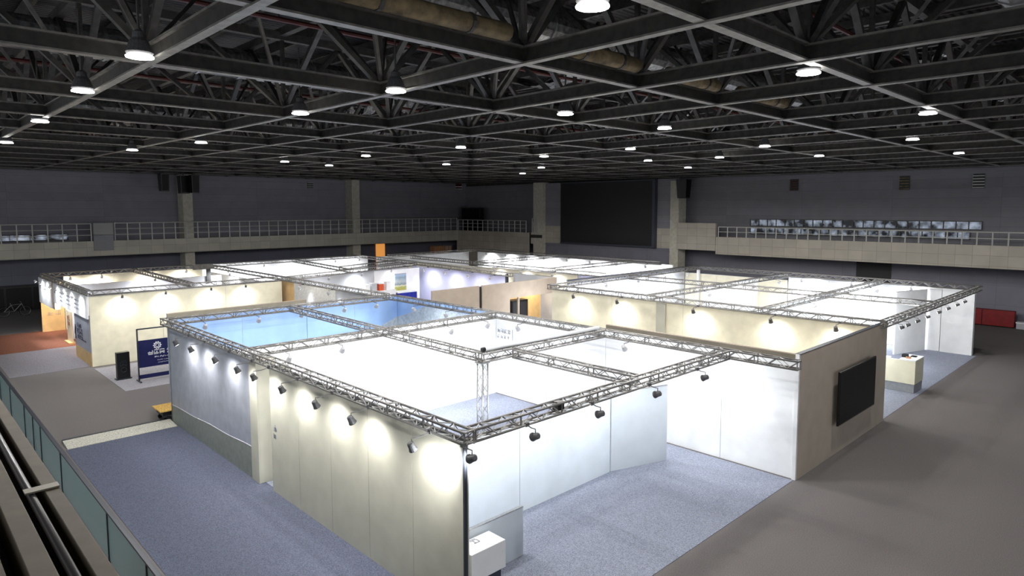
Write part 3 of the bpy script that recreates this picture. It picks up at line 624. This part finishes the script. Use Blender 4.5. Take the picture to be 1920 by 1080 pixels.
# navy banner stand + black panel
bx = -21.85
t_ = thing('banner_stand', 'navy blue banner with white emblem and lettering in a dark frame', 'banner', (bx, 1.7, 0))
MB().bar((bx, .68, .02), (bx, .68, 2.22), .05, .05).build('frame_post', M['post'], t_); MB().bar((bx, 2.9, .02), (bx, 2.9, 2.22), .05, .05).build('frame_post', M['post'], t_)
MB().bar((bx, .68, 2.2), (bx, 2.9, 2.2), .05, .05).build('frame_rail', M['post'], t_); MB().bar((bx, .68, .2), (bx, 2.9, .2), .05, .16).build('frame_rail', M['navy'], t_)
for y in (.68, 2.9): MB().bar((bx-.3, y, .03), (bx+.3, y, .03), .06, .05).build('foot', M['post'], t_)
bn = MB().box(bx-.01, bx+.012, .71, 2.87, .58, 1.72).build('banner', M['navy'], t_)
mb = MB(); c_ = Vector((bx+.016, 1.42, 1.45)); mb.torus(c_, .12, .018, (1, 0, 0), 20, 5); mb.torus(c_, .065, .014, (1, 0, 0), 16, 5)
for k in range(10):
    a = 2*PI*k/10; d_ = Vector((0, math.cos(a), math.sin(a))); mb.bar(c_+d_*.12, c_+d_*.165, .03, .008, (1, 0, 0))
mb.build('emblem', M['whiteink'], t_); mb = MB()
glyphs(mb, (bx+.016, 1.05, 1.08), (0, 1, 0), (0, 0, 1), 3, .19, .028, (1, 0, 0), 71); glyphs(mb, (bx+.016, 1.78, 1.08), (0, 1, 0), (0, 0, 1), 3, .19, .028, (1, 0, 0), 75)
mb.build('lettering', M['whiteink'], t_); mb = MB(); scribble(mb, (bx+.016, 1.3, .93), (0, 1, 0), (0, 0, 1), .75, .08, .016, (1, 0, 0), 72); scribble(mb, (bx+.016, 1.4, .8), (0, 1, 0), (0, 0, 1), .6, .05, .008, (1, 0, 0), 73); scribble(mb, (bx+.016, 1.42, .7), (0, 1, 0), (0, 0, 1), .4, .04, .007, (1, 0, 0), 74)
mb.build('small_lettering', M['whiteink'], t_)
t_ = thing('standing_panel', 'narrow black standing panel on the grey carpet beside the banner', 'panel', (-22.8, .35, 0))
MB().box(-22.98, -22.72, .1, .58, .06, 1.16).build('body', M['black'], t_, bevel=.008); MB().box(-23.0, -22.7, .05, .63, .01, .06).build('base', M['post'], t_)
mb = MB(); glyphs(mb, (-22.712, .2, .55), (0, 1, 0), (0, 0, 1), 1, .26, .014, (1, 0, 0), 81); mb.torus((-22.712, .34, .42), .1, .008, (1, 0, 0), 16, 4); mb.build('emblem', M['post'], t_)
# plywood trolley at the booth end
t_ = thing('trolley', 'low trolley with a yellow plywood board beside the threshold strip', 'trolley', (-15.9, .1, 0))
MB().box(-16.35, -15.42, -.35, .8, .36, .4).build('board', M['ply'], t_, bevel=.004)
MB().box(-16.2, -15.5, -.25, .7, .2, .36).build('frame', M['black'], t_)
for x in (-16.1, -15.55):
    for y in (-.18, .62): MB().lathe([(0, .07), (.05, .07)], (x, y, .08), (1, 0, 0), 12).build('wheel', M['black'], t_)
    for y in (-.18, .62): MB().box(x, x+.05, y-.03, y+.03, .08, .22).build('caster_fork', M['post'], t_)

# ---- booth with the lavender wall
wall('tan wall stub between the cream side wall and the silver foil wall', (-27.0, 9.25), (-25.4, 9.25), 0, 3.2, M['tan'], 1, 2)
wall('crinkled silver foil wall behind the blue room', (-25.38, 9.25), (-20.9, 9.25), 0, 3.18, M['foil'], 1, 2.3)
wall('plain grey wall next to the silver foil wall', (-20.88, 9.25), (-17.2, 9.25), 0, 3.18, M['greywall'], 1, 1.2)
wall('tall pale grey wall beside the white panels with a poster', (-28.2, 9.6), (-28.2, 16.0), 0, 3.2, M['greywall'], 1, 6.5)
wp = wall('white panel wall carrying the landscape poster', (-28.2, 16.02), (-28.2, 19.6), 0, 3.2, M['white'], 1, 1.2)
a_ = at(740, 508, 'x', -28.17); b_ = at(762, 544, 'x', -28.17)
t_ = thing('poster', 'landscape poster of hills and fields hanging on the white panel wall', 'poster', (-28.16, (a_.y+b_.y)/2, b_.z))
MB().box(-28.19, -28.17, a_.y, b_.y, b_.z, 2.85).build('print', M['poster'], t_); MB().box(-28.195, -28.165, a_.y, b_.y, 2.85, 2.89).build('hanging_rail', M['alu'], t_)
lv = wall('lavender white wall washed by four lamp pools', (-29.6, 20.0), (-20.1, 20.0), 0, 3.2, M['lavender'], 1, 9.6)
MB().box(-20.1, -19.95, 19.96, 20.1, 0, 3.3).build('end_post', M['post'], lv)
wall('white rear wall of the booth with the lavender wall', (-39.4, 9.3), (-39.4, 22.5), 0, 3.3, M['white'], 1, 3.3)
wall('white dividing wall behind the tan wall stub', (-38.2, 9.35), (-27.2, 9.35), 0, 2.9, M['white'], 1, 2.8)
t_ = thing('display_stand', 'tall display stand draped in royal blue cloth below the landscape poster', 'display stand', (-27.5, 17.9, 0))
MB().box(-27.85, -27.2, 17.15, 18.65, 1.72, 1.8).build('top_board', M['white'], t_); MB().box(-27.83, -27.17, 17.17, 18.63, .012, 1.72).build('cloth', pm('royal_blue_cloth', (30, 44, 150), .8, 0, .2, 8), t_)
t_ = thing('display_cabinet', 'tall white display cabinet topped with small colourful boxes beside the poster', 'cabinet', (-27.5, 15.8, 0))
MB().box(-27.85, -27.2, 14.7, 17.0, .1, 1.96).build('body', M['white'], t_); MB().box(-27.87, -27.18, 14.68, 17.02, 1.96, 2.0).build('top_board', M['white'], t_); MB().box(-27.8, -27.25, 14.75, 16.95, .01, .1).build('plinth', M['kick'], t_)
for k, (y, c_) in enumerate(((15.0, 'white'), (15.5, 'greywall'), (16.0, 'orangemach'), (16.55, 'white'))):
    t2 = thing('display_box', ('white display box on the white cabinet, farthest from the poster', 'grey display box on the white display cabinet', 'orange display box on the white display cabinet', 'white display box on the white cabinet, nearest the poster')[k], 'box', (-27.5, y, 2.0))
    MB().box(-27.65, -27.3, y-.17, y+.17, 2.0, 2.42+.06*(k % 2)).build('body', M[c_], t2, bevel=.01); MB().box(-27.66, -27.29, y-.18, y+.18, 2.42+.06*(k % 2), 2.45+.06*(k % 2)).build('lid', M['white'], t2)
# brown wall with doorway
bw = thing('partition_wall', 'brown outer wall with a dark slot and an amber doorway', 'partition wall', (-16.45, 16, 0))
MB().box(-16.5, -16.4, 11.75, 14.68, 0, 3.31).build('panel', M['brown'], bw); MB().box(-16.5, -16.4, 14.86, 16.8, 0, 3.31).build('panel', M['brown'], bw)
MB().box(-16.5, -16.4, 16.8, 20.4, 2.48, 3.31).build('lintel_panel', M['brown'], bw); MB().box(-16.56, -16.46, 14.68, 14.86, 0, 3.25).build('dark_slot', M['black'], bw)
MB().box(-16.5, -16.4, 17.42, 17.5, 0, 2.48).build('door_jamb', M['brown'], bw)
MB().box(-16.5, -16.4, 16.8, 20.4, 0, 1.0).build('lower_panel', M['brown'], bw)
wall('amber lit inner wall seen through the doorway of the brown wall', (-17.6, 17.5), (-17.6, 20.4), 0, 2.9, M['tan'], 1, 3)
t_ = thing('dark_cabinet', 'dark cabinet standing inside the doorway of the brown wall', 'cabinet', (-17.1, 18.1, 0))
MB().box(-17.5, -17.0, 17.55, 18.75, 0, 2.2).build('body', M['black'], t_, bevel=.01)
for y in (17.85, 18.4): MB().box(-17.0, -16.985, y-.25, y+.25, .3, 2.1).build('door', M['ledscreen'], t_)
wall('grey upper wall behind the brown outer wall', (-20, 20.55), (-16.55, 20.55), 0, 3.3, M['greywall'], 1, 3.5)

# ---- farthest booth below the screen
wall('cream front wall of the farthest booth with a thin post', (-25.0, 23.3), (-17.3, 23.3), 0, 3.18, M['cream'], 1, 2.6)
wall('bright white front wall of the farthest booth beside the cream part', (-17.25, 23.3), (-15.6, 23.3), 0, 3.18, M['lavender'], 1, 2)
wall('white rear wall of the farthest booth under the big screen', (-37.8, 33.2), (-17.0, 33.2), 0, 3.2, M['white'], 1, 3)
wall('white end wall of the farthest booth near the orange door', (-38.8, 23), (-38.8, 33), 0, 3.2, M['white'], 1, 3.3)
wall('cream inner wall of the farthest booth behind the lavender wall', (-36, 24.2), (-26, 24.2), 0, 3.0, M['cream'], 1, 3)
t_ = thing('dark_monitor', 'small dark monitor fixed high on the farthest booth rear wall', 'monitor', (-33.2, 33.1, 2.5))
p_ = at(847, 477, 'y', 33.0); MB().box(p_.x-.35, p_.x+.35, 33.0, 33.195, p_.z-.3, p_.z+.25).build('body', M['black'], t_, bevel=.01); MB().box(p_.x-.3, p_.x+.3, 32.99, 33.0, p_.z-.25, p_.z+.2).build('screen', M['screen'], t_)
for k, (y0, y1, h, lb) in enumerate(((37.0, 38.4, 3.1, 'tall pale brown crate standing by the left wall'), (38.5, 39.5, 3.05, 'darker brown crate beside the pale crate in the corner'))):
    t_ = thing('crate', lb, 'crate', (-49.6, (y0+y1)/2, 0)); MB().box(-50.2, -49.4, y0, y1, 0, h).build('body', M['crate'] if k == 0 else M['brown'], t_, bevel=.01)
    for j in range(3): MB().box(-49.4, -49.36, y0+.1+j*(y1-y0-.2)/2-.06, y0+.1+j*(y1-y0-.2)/2+.06, .05, h-.05).build('batten', M['crate'], t_)

# ---- bicycle-like machines at the dark left end
t_ = thing('bicycle', 'dark bicycle leaning by the left wall in the dark', 'bicycle', (-46.5, -.4, 0))
bxx = -46.4
for y in (-1.0, .15):
    w_ = MB().torus((bxx, y, .36), .33, .025, (1, 0, 0), 22, 5).build('wheel', M['black'], t_); MB().torus((bxx, y, .36), .29, .012, (1, 0, 0), 22, 4).build('rim', M['alu'], w_)
mb = MB(); 
for a, b in (((-1.0, .36), (-.6, .78)), ((-.6, .78), (-.05, .82)), ((-.05, .82), (-.45, .36)), ((-.45, .36), (-.6, .78)), ((-1.0, .36), (-.45, .36)), ((-.05, .88), (.15, .36)), ((-.6, .78), (-.66, .95))): mb.tube([(bxx, a[0], a[1]), (bxx, b[0], b[1])], .02, 6)
mb.build('frame', M['alu'], t_); MB().tube([(bxx-.25, -.1, .98), (bxx, -.05, .92), (bxx+.25, -.1, .98)], .015, 5).build('handlebar', M['alu'], t_); MB().box(bxx-.06, bxx+.06, -.8, -.52, .94, 1.0).build('saddle', M['black'], t_, bevel=.02)
t_ = thing('floor_machine', 'red-orange floor machine beside the bicycle at the left wall', 'machine', (-46.6, -2.1, 0))
MB().box(-47, -46.2, -2.7, -1.75, .12, .8).build('body', M['redbox'], t_, bevel=.06); MB().box(-46.95, -46.25, -2.65, -1.8, 0, .14).build('base', M['black'], t_); MB().tube([(-46.6, -1.8, .7), (-46.6, -1.35, 1.1)], .025).build('handle', M['alu'], t_)
t_ = thing('floor_machine', 'orange and black floor machine near the header board booth', 'machine', (-46.6, 2.6, 0))
MB().box(-47, -46.3, 1.7, 2.9, .1, .66).build('body', M['redbox'], t_, bevel=.05); MB().box(-46.98, -46.32, 1.72, 2.88, .66, .74).build('lid', M['alu'], t_)
MB().lathe([(0, .36), (.4, .36)], (-46.9, 3.3, .4), (1, 0, 0), 16).build('drum', M['orangemach'], t_); MB().box(-47, -46.3, 1.75, 3.6, .0, .1).build('base', M['black'], t_)
t_ = thing('dark_locker', 'dark locker against the left wall behind the bicycle', 'locker', (-49.8, .2, 0))
MB().box(-50.3, -49.2, -2.2, 2.6, 0, 1.75).build('body', M['black'], t_, bevel=.01)
for k in range(3): MB().box(-49.2, -49.18, -2.1+k*1.58, -.65+k*1.58, .1, 1.65).build('door', M['screen'], t_)

# ================================================================== LIGHTING TRUSSES
TS, TZ0, TZ1 = .25, 3.25, 3.5
def truss(label, p, q, e0=.13, e1=.13, group='aluminium box trusses over the booths'):
    p = Vector((p[0], p[1], 0)); q = Vector((q[0], q[1], 0)); d = (q-p).normalized(); p = p+d*e0; q = q-d*e1; L = (q-p).length
    n = Vector((-d.y, d.x, 0)); c = (p+q)/2; T = thing('lighting_truss', label, 'truss', (c.x, c.y, TZ0), group)
    h = TS/2-.025; zs = (TZ0+.025, TZ1-.025); cr = [(s*h, z) for s in (-1, 1) for z in zs]
    P = lambda t, s, z: p+d*t+n*s+Vector((0, 0, z))
    for s, z in cr: MB().tube([P(0, s, z), P(L, s, z)], .024, 7).build('chord', M['chord'], T, smooth=True)
    mb = MB(); k = max(2, round(L/.27)); faces = [((-h, zs[0]), (-h, zs[1])), ((h, zs[0]), (h, zs[1])), ((-h, zs[1]), (h, zs[1])), ((-h, zs[0]), (h, zs[0]))]
    for a, b in faces:
        for i in range(k):
            u_, w_ = (a, b) if i % 2 == 0 else (b, a); mb.tube([P(L*i/k, *u_), P(L*(i+1)/k, *w_)], .0125, 4)
    mb.build('lacing', M['lace'], T)
    kk = max(1, round(L/1.1))
    for i in range(kk+1):
        tt = min(max(L*i/kk, .02), L-.02); mb = MB()
        for a, b in faces: mb.bar(P(tt, *a), P(tt, *b), .024, .024)
        mb.build('cross_frame', M['chord'], T)
    return T
# nearest booth
truss('dark box truss along the top of the beige and silver-blue outer walls', (-15.7, 0), (0, 0), -.125, -.125)
truss('long box truss over the back wall of the nearest booth, ending at the television wall', (-15.6, 8.92), (1.83, 8.92), 0, 0)
truss('box truss over the sky blue wall of the blue room', (-15.6, 0), (-15.6, 8.92))
truss('box truss over the dividing wall between blue and white rooms', (-8.9, 0), (-8.9, 8.92))
truss('box truss from the truss column to the long back truss', (-4.15, 4.1), (-4.05, 8.92), -.1)
truss('dark box truss from the corner post above the open front of the nearest booth', (0, 0), (0, 8.92))
truss('box truss crossing the blue room to the truss column', (-15.6, 4.4), (-4.2, 4.1), .13, .13)
truss('short box truss from the open front to the middle of the white room', (-4.05, 5.0), (0, 5.0))
def tcolumn(label, x, y, z0=0, z1=TZ0, arms=True):
    T = thing('truss_column', label, 'truss column', (x, y, z0)); h = TS/2-.03
    for sx in (-1, 1):
        for sy in (-1, 1): MB().tube([(x+sx*h, y+sy*h, z0+.02), (x+sx*h, y+sy*h, z1)], .022, 7).build('chord', M['alu'], T, smooth=True)
    mb = MB(); k = round((z1-z0)/.27); cs = [(-h, -h), (h, -h), (h, h), (-h, h)]
    for f in range(4):
        a, b = cs[f], cs[(f+1) % 4]
        for i in range(k):
            u_, w_ = (a, b) if i % 2 == 0 else (b, a); mb.tube([(x+u_[0], y+u_[1], z0+(z1-z0)*i/k), (x+w_[0], y+w_[1], z0+(z1-z0)*(i+1)/k)], .0095, 4)
    mb.build('lacing', M['lace'], T); MB().box(x-.2, x+.2, y-.2, y+.2, z0+.009, z0+.022).build('base_plate', M['alu'], T)
    if arms: MB().box(x-.14, x+.14, y-.14, y+.14, z1-.03, z1).build('head_plate', M['alu'], T)
    return T
tcolumn('white lattice truss column standing on the carpet inside the nearest booth', -4.2, 4.1)
t_ = thing('cable_box', 'small black cable box fixed on the open front truss near the dark corner post', 'box', (.02, 2.3, 3.36))
MB().box(-.06, .1, 2.2, 2.38, 3.34, 3.5).build('body', M['black'], t_, bevel=.015); MB().tube([(.05, 2.3, 3.34), (.08, 2.5, 3.27), (.08, 3.0, 3.27)], .012, 5).build('cable', M['black'], t_)
t_ = thing('drape_tube', 'white tube lying along the top of the truss from the truss column', 'tube', (-4.1, 6.4, 3.5))
MB().tube([(-4.22, 4.2, 3.56), (-4.12, 8.7, 3.56)], .05, 10).build('tube', M['white'], t_, smooth=True); MB().tube([(-4.225, 4.1, 3.56), (-4.22, 4.2, 3.56)], .056, 10).build('end_cap', M['black'], t_)
# counter booth
DX0, DX1, DY0, DY1 = -13.3, 1.35, 16.55, 30.4
truss('box truss along the top of the cream front wall', (DX0, DY0), (DX1, DY0), -.125, -.125)
truss('box truss above the reception counter side of its booth', (DX1, DY0), (DX1, DY1))
truss('box truss along the rear of the counter booth against the dark wall', (DX0-.4, 30.9), (DX1, DY1), 0, -.125)
truss('box truss along the dark topped side wall of the counter booth', (DX0, DY0), (DX0-.4, 30.9))
truss('box truss from the pale post across the counter booth to its rear', (-7.75, DY0), (-7.6, 30.5))
truss('box truss across the counter booth nearest the reception counter', (-2.65, DY0), (-2.8, 30.4))
truss('box truss through the middle of the counter booth, above its inner walls', (DX0-.1, 23.0), (DX1, 22.9))
t_ = thing('support_post', 'short white truss support post at the rear corner of the counter booth', 'post', (-13.75, 31.0, 0))
MB().box(-13.83, -13.67, 30.98, 31.14, .02, 3.25).build('post', M['white'], t_, bevel=.01); MB().box(-13.95, -13.55, 30.86, 31.18, .009, .02).build('base_plate', M['alu'], t_)
# header board booth
truss('box truss above the two white header boards', (-37.8, -.05), (-26.25, -.05), -.125, -.125)
truss('box truss along the cream side wall of the header board booth', (-26.25, -.05), (-26.3, 8.85))
truss('box truss along the far side of the header board booth', (-37.7, -.05), (-37.4, 9.0))
truss('short box truss across the middle of the header board booth', (-37.6, 4.6), (-26.3, 4.4))
truss('long box truss over the silver foil wall up to the blue room', (-37.4, 9.05), (-15.75, 8.95), .13, .13)
t_ = thing('hanging_drape', 'narrow black drape strip hanging between two trusses at the header board booth', 'drape', at(392, 517, 'x', -36).to_tuple())
p_ = at(391, 517, 'x', -34.4); MB().box(p_.x-.04, p_.x+.04, p_.y-.13, p_.y+.13, p_.z-.45, p_.z+.42).build('strip', M['black'], t_); MB().box(p_.x-.05, p_.x+.05, p_.y-.9, p_.y+.3, p_.z+.42, p_.z+.75).build('valance', M['steel2'], t_)
# lavender wall booth
truss('box truss along the rear of the lavender wall booth', (-37.65, 9.4), (-38.2, 20.7), .05, 0)
truss('long box truss over the lavender wall', (-38.0, 21.0), (-18.7, 19.15), 0, 0)
truss('box truss crossing the lavender wall booth above the pale grey wall', (-37.75, 15.2), (-27.3, 13.9), 0, 0)
truss('box truss along the top of the pale grey wall', (-26.0, 9.1), (-28.9, 19.9), .15, .15)
truss('box truss between the crossing truss and the long lavender wall truss', (-29.6, 14.3), (-31.6, 20.2), .13, .13)
# farthest booth
truss('box truss along the front of the farthest booth', (-34.5, 23.4), (-14.9, 22.85), 0, 0)
truss('box truss along the rear of the farthest booth under the screen', (-37.6, 33.0), (-17.2, 31.95), .13, 0)
truss('box truss along the end of the farthest booth near the orange door', (-36.8, 22.8), (-37.6, 32.9), 0, .13)
truss('box truss crossing the farthest booth, first from the orange door', (-26.7, 23.1), (-27.0, 32.3))
truss('box truss crossing the farthest booth, second from the orange door', (-19.4, 23.1), (-19.6, 32.0))

# ================================================================== SPOTLIGHTS
AIM = Vector((-.6, 0, -.8)).normalized()
AIMW = Vector((-.92, 0, -.39)).normalized()
def make_spot(energy, col, size=105, lens='lens', reach=.22, AIM=AIM, key_dark=False):
    s = thing('truss_spotlight', '', 'spotlight')
    hd = Vector((reach, 0, -.13))
    k1 = MB().tube([(0, 0, .03), (reach*.5, 0, .0), (reach, 0, .0), (reach, 0, -.06)], .011, 6).build('arm', M['lamp'], s)
    k2 = MB().box(-.035, .035, -.04, .04, 0, .07).build('clamp', M['lamp'], s)
    h = MB().lathe([(-.085, .035), (-.07, .058), (.02, .066), (.07, .08), (.08, .08)], hd, AIM, 14).build('lamp_head', M['lamp' if key_dark else 'lamppale'], s)
    l = MB().lathe([(0, .07), (.006, .07)], hd+AIM*.079, AIM, 14).build('lens', M[lens], None); l.parent = h
    g_ = light('spot_light', 'SPOT', energy, col, hd+AIM*.16, s, AIM, spot_size=math.radians(size), spot_blend=1, shadow_soft_size=.12)
    s['_k'] = 0
    del s['_k']
    return s, [k1, k2, h, g_], l
def spots(proto, items, fmt, group):
    s, kids, lens = proto
    CH[kids[2].name] = [lens]
    for i, (x, y, out) in enumerate(items):
        c = copy_tree(s, kids, (x, y, TZ0), math.atan2(out[1], out[0])); c['label'] = fmt.format(ORD[i]); c['group'] = group
        if 'header boards' in fmt or 'reception' in fmt: c.scale = (.8, .8, .8)
PR = {}
def proto(key, *a, **k):
    if key not in PR: PR[key] = make_spot(*a, **k)
    return PR[key]
COOL = (.93, .965, 1.0); NEUT = (1, .985, .95)
G = 'spotlights clamped to the booth trusses'
W0, W1, WI, WD = 75, 260, 165, 300
hx = lambda pts, ax, val: [at(u, v, ax, val) for u, v in pts]
X1 = sorted([p.x for p in hx(((331, 618), (360, 632), (405, 650), (447, 667), (478, 680), (531, 703), (595, 729), (662, 757), (776, 804)), 'y', -.45)], reverse=True)
spots(proto('x1', 48, NEUT, 155, reach=.4, AIM=Vector((-.45, 0, -.89)).normalized(), key_dark=True), [(x, -.1, (0, -1)) for x in X1], 'small grey spotlight on the outer wall truss, {} from the dark corner post', G)
Y4 = sorted([p.y for p in hx(((895, 831), (1014, 793), (1136, 753), (1243, 720), (1332, 690)), 'x', .45)])
spots(proto('y4', 200, COOL, 92, AIM=AIMW, key_dark=True), [(.1, y, (1, 0)) for y in Y4], 'small dark spotlight on the open front truss, {} from the dark corner post', G)
X3 = [p.x for p in hx(((785, 573), (845, 588), (980, 602), (1180, 637), (1322, 663)), 'y', 8.8)]
spots(proto('x3', 100, COOL, 145, reach=.3), [(x, 8.85, (0, -1)) for x in X3], 'small spotlight under the long back truss, {} from the blue room', G)
Y1 = [p.y for p in hx(((380, 606), (480, 591), (560, 578), (640, 570), (700, 563)), 'x', -15.5)]
spots(proto('y1', 62, COOL, 140, reach=.3), [(-15.55, y, (1, 0)) for y in Y1], 'small spotlight over the sky blue wall, {} from the silver-blue wall', G)
spots(proto('y2', WI, COOL, 145, reach=.3), [(-8.85, y, (1, 0)) for y in (1.0, 2.6, 5.0, 6.6, 8.2)], 'small spotlight over the dividing wall of the white room, {} from the outer wall', G)
D1 = [p.x for p in hx(((1078, 550), (1160, 561), (1303, 577), (1448, 598), (1570, 612)), 'y', 16.2)]
spots(proto('d1', 48, NEUT, 158, reach=.38, AIM=Vector((-.45, 0, -.89)).normalized(), key_dark=True), [(x, 16.45, (0, -1)) for x in D1], 'small spotlight over the cream front wall, {} from the brown wall', G)
D2 = [p.y for p in hx(((1664, 615), (1686, 607), (1710, 594), (1728, 587), (1747, 576), (1768, 571), (1785, 561), (1802, 553), (1816, 545)), 'x', 1.7)]
spots(proto('d2', 190, COOL, 120, AIM=AIMW, key_dark=True), [(DX1+.08, max(y, 17.75), (1, 0)) for y in D2], 'small spotlight on the truss above the reception counter, {} from the taupe wall', G)
spots(proto('d3', WD, COOL, 145, reach=.3), [(-13.2-.03*(y-16.5), y, (1, 0)) for y in (18.2, 20.6, 23.6, 26.4, 29)], 'small spotlight along the dark topped side wall, {} from the cream front wall', G)
spots(proto('d4', WD, COOL, 145, reach=.3), [(x, 30.4, (0, -1)) for x in (-6.8, -4.2, -1.4)], 'small spotlight on the rear truss of the counter booth, {} from the truss leg', G)
spots(proto('d5', 300, COOL, 130, reach=.3), [(-2.6, y, (1, 0)) for y in (18.3, 20.6, 25, 28)], 'small spotlight over the inner dividing wall of the counter booth, {} from the cream wall', G)
spots(proto('d6', 190, COOL, 140, reach=.3), [(-7.6, y, (1, 0)) for y in (18.3, 21, 25.4, 28.4)], 'added fill spotlight on the truss over the pale post, {} from the cream front wall', G)  # lamps added to lighten the inner dividing wall
E1 = [p.y for p in hx(((230, 549), (312, 542), (397, 535), (462, 528)), 'x', -25.8)]
spots(proto('e1', 58, NEUT, 158, reach=.38, AIM=Vector((-.45, 0, -.89)).normalized(), key_dark=True), [(-26.2, y, (1, 0)) for y in E1], 'small spotlight over the cream side wall, {} from the header boards', G)
spots(proto('e2', 60, COOL, 172, reach=.5, AIM=Vector((-.5, 0, -.86)).normalized()), [(x, -.15, (0, -1)) for x in (-36.8, -35.4, -32.6, -31.0, -29.2, -27.2)], 'tiny spotlight above the white header boards, {} from the far end', G)
spots(proto('e3', 110, NEUT, 150, reach=.3), [(-37.55, y, (1, 0)) for y in (1.2, 2.8, 5.6, 7.6)], 'tiny spotlight inside the header board booth on its far truss, {} from the front', G)
spots(proto('e4', 90, (1, .62, .3), 110, 'warmlens', AIM=Vector((-.6, 0, -.8)).normalized()), [(-36.9, .1, (1, 0)), (-32.0, .1, (0, -1)), (-30.2, .1, (0, -1))], 'warm amber spotlight behind the white header boards, {} from the far end', G)
spots(proto('e5', 300, COOL, 140, reach=.3), [(-33.1, y, (1, 0)) for y in (.2, 4.5, 8.7)], 'added fill spotlight washing the grey-white inner partition, {} from the header boards', G)  # extra lamps put in to brighten the inner partition
spots(proto('c1', WD, COOL, 145, reach=.3), [(-37.8, y, (1, 0)) for y in (10.4, 12.9, 15.9, 18.5, 20.6)], 'tiny spotlight on the rear truss of the lavender wall booth, {} from the header boards', G)
C2 = [p.x for p in hx(((800, 500), (843, 506), (890, 513), (935, 519)), 'y', 19.4)]
spots(proto('c2', 55, COOL, 158, reach=.38, AIM=Vector((-.45, 0, -.89)).normalized()), [(x, 19.32+(-24-x)*.06, (0, -1)) for x in C2], 'tiny spotlight over the lavender wall, {} from the landscape poster', G)
spots(proto('c3', 70, COOL, 135, reach=.3), [(-26.4-.26*(y-10), y, (1, 0)) for y in (12, 14.6, 17.2, 18.8)], 'tiny spotlight over the pale grey wall, {} from the silver foil wall', G)
spots(proto('c4', 60, COOL, 70), [(-23.5, 8.85, (0, -1)), (-20.5, 8.85, (0, -1))], 'tiny spotlight over the silver foil wall, {} from the tan wall stub', G)
spots(proto('f1', WD, COOL, 145, reach=.3), [(x, 32.35+(-27-x)*.05, (0, -1)) for x in (-35.8, -33.2, -30.6, -28.4, -25.8, -23.4, -20.8, -18.2)], 'tiny spotlight on the rear truss of the farthest booth, {} from the orange door', G)
spots(proto('f2', 90, COOL, 135, reach=.3), [(x, 22.95, (0, -1)) for x in (-24, -21.5, -18.8, -16.4)], 'tiny spotlight on the front truss of the farthest booth, {} from the lavender wall', G)
for s, kids, lens in PR.values():
    for o in [lens]+kids+[s]: bpy.data.objects.remove(o)
# warm lamp inside the brown doorway
t_ = thing('ceiling_lamp', 'warm lamp glowing inside the doorway of the brown wall', 'lamp', (-17.0, 19.4, 2.6))
MB().lathe([(0, .1), (.08, .06)], (-17.0, 19.6, 2.62), (0, 0, 1), 12).build('housing', M['lamp'], t_); MB().lathe([(0, .09), (.01, .09)], (-17.0, 19.6, 2.605), (0, 0, 1), 12).build('lens', M['warmlens'], t_)
light('lamp_light', 'POINT', 14, (1, .84, .6), (0, .2, -.08), t_, shadow_soft_size=.08)

# ================================================================== OWN GALLERY, bottom left
t_ = thing('glass_balustrade', 'teal glass balustrade with dark posts along the edge of the carpet', 'balustrade', (-14, -3.8, 0))
ys = -3.8; xs = [-34, -30, -26, -22.5, -19.9, -16.9, -15.35, -14.1, -11.3, -6.68, -4.0, -.8]
for a, b in zip(xs, xs[1:]): MB().box(a+.04, b-.04, ys-.012, ys+.012, .05, 1.06).build('glass_panel', M['glass'], t_)
for x in xs: MB().box(x-.025, x+.025, ys-.03, ys+.03, 0, 1.07).build('post', M['post'], t_)
MB().box(xs[0], xs[-1], ys-.035, ys+.035, 1.06, 1.1).build('handrail', M['post'], t_)
tag(MB().box(-34, 2, -3.6, -3.2, .001, .012).build('floor_border', M['post']), 'dark floor border strip between balustrade and carpet', 'floor strip')
t_ = thing('gallery_ledge', 'brown ledge with parallel rails and a grey pipe, closest to the camera', 'ledge', (2, -6.2, 4.9))
MB().box(-5, 6, -6.02, -5.92, 4.7, 5.0).build('front_beam', M['ledge'], t_, bevel=.006)
MB().box(-5, 6, -6.3, -6.17, 4.7, 5.0).build('middle_beam', M['ledge'], t_, bevel=.006)
MB().box(-5, 6, -7.2, -6.39, 4.6, 4.97).build('back_slab', M['ledge'], t_)
MB().box(-5, 6, -6.4, -5.94, 4.6, 4.7).build('base_board', M['black'], t_)
MB().tube([(-5, -6.095, 4.96), (6, -6.095, 4.96)], .03, 12).build('pipe', M['pipe'], t_, smooth=True)
MB().prism([(2.14, -6.14, 5.004), (2.24, -6.14, 5.004), (2.24, -5.92, 5.004), (2.14, -5.92, 5.004)], (0, 0, .012)).build('pipe_clip', M['strap'], t_)

struct('trim_10', MB().box(-5, 6, -7.2, -6.5, 0, 4.6), M['ledge'])
# ================================================================== WORLD, VIEW
wd = bpy.data.worlds.new('world'); sc.world = wd; wd.use_nodes = True
wd.node_tree.nodes['Background'].inputs[0].default_value = (.9, .95, 1, 1); wd.node_tree.nodes['Background'].inputs[1].default_value = .3
sc.view_settings.view_transform = 'Standard'; sc.view_settings.look = 'None'; sc.view_settings.gamma = 1; sc.view_settings.use_curve_mapping = False
sc.view_settings.exposure = 1.0
sc.cycles.max_bounces = 6; sc.cycles.diffuse_bounces = 4; sc.cycles.sample_clamp_indirect = 6
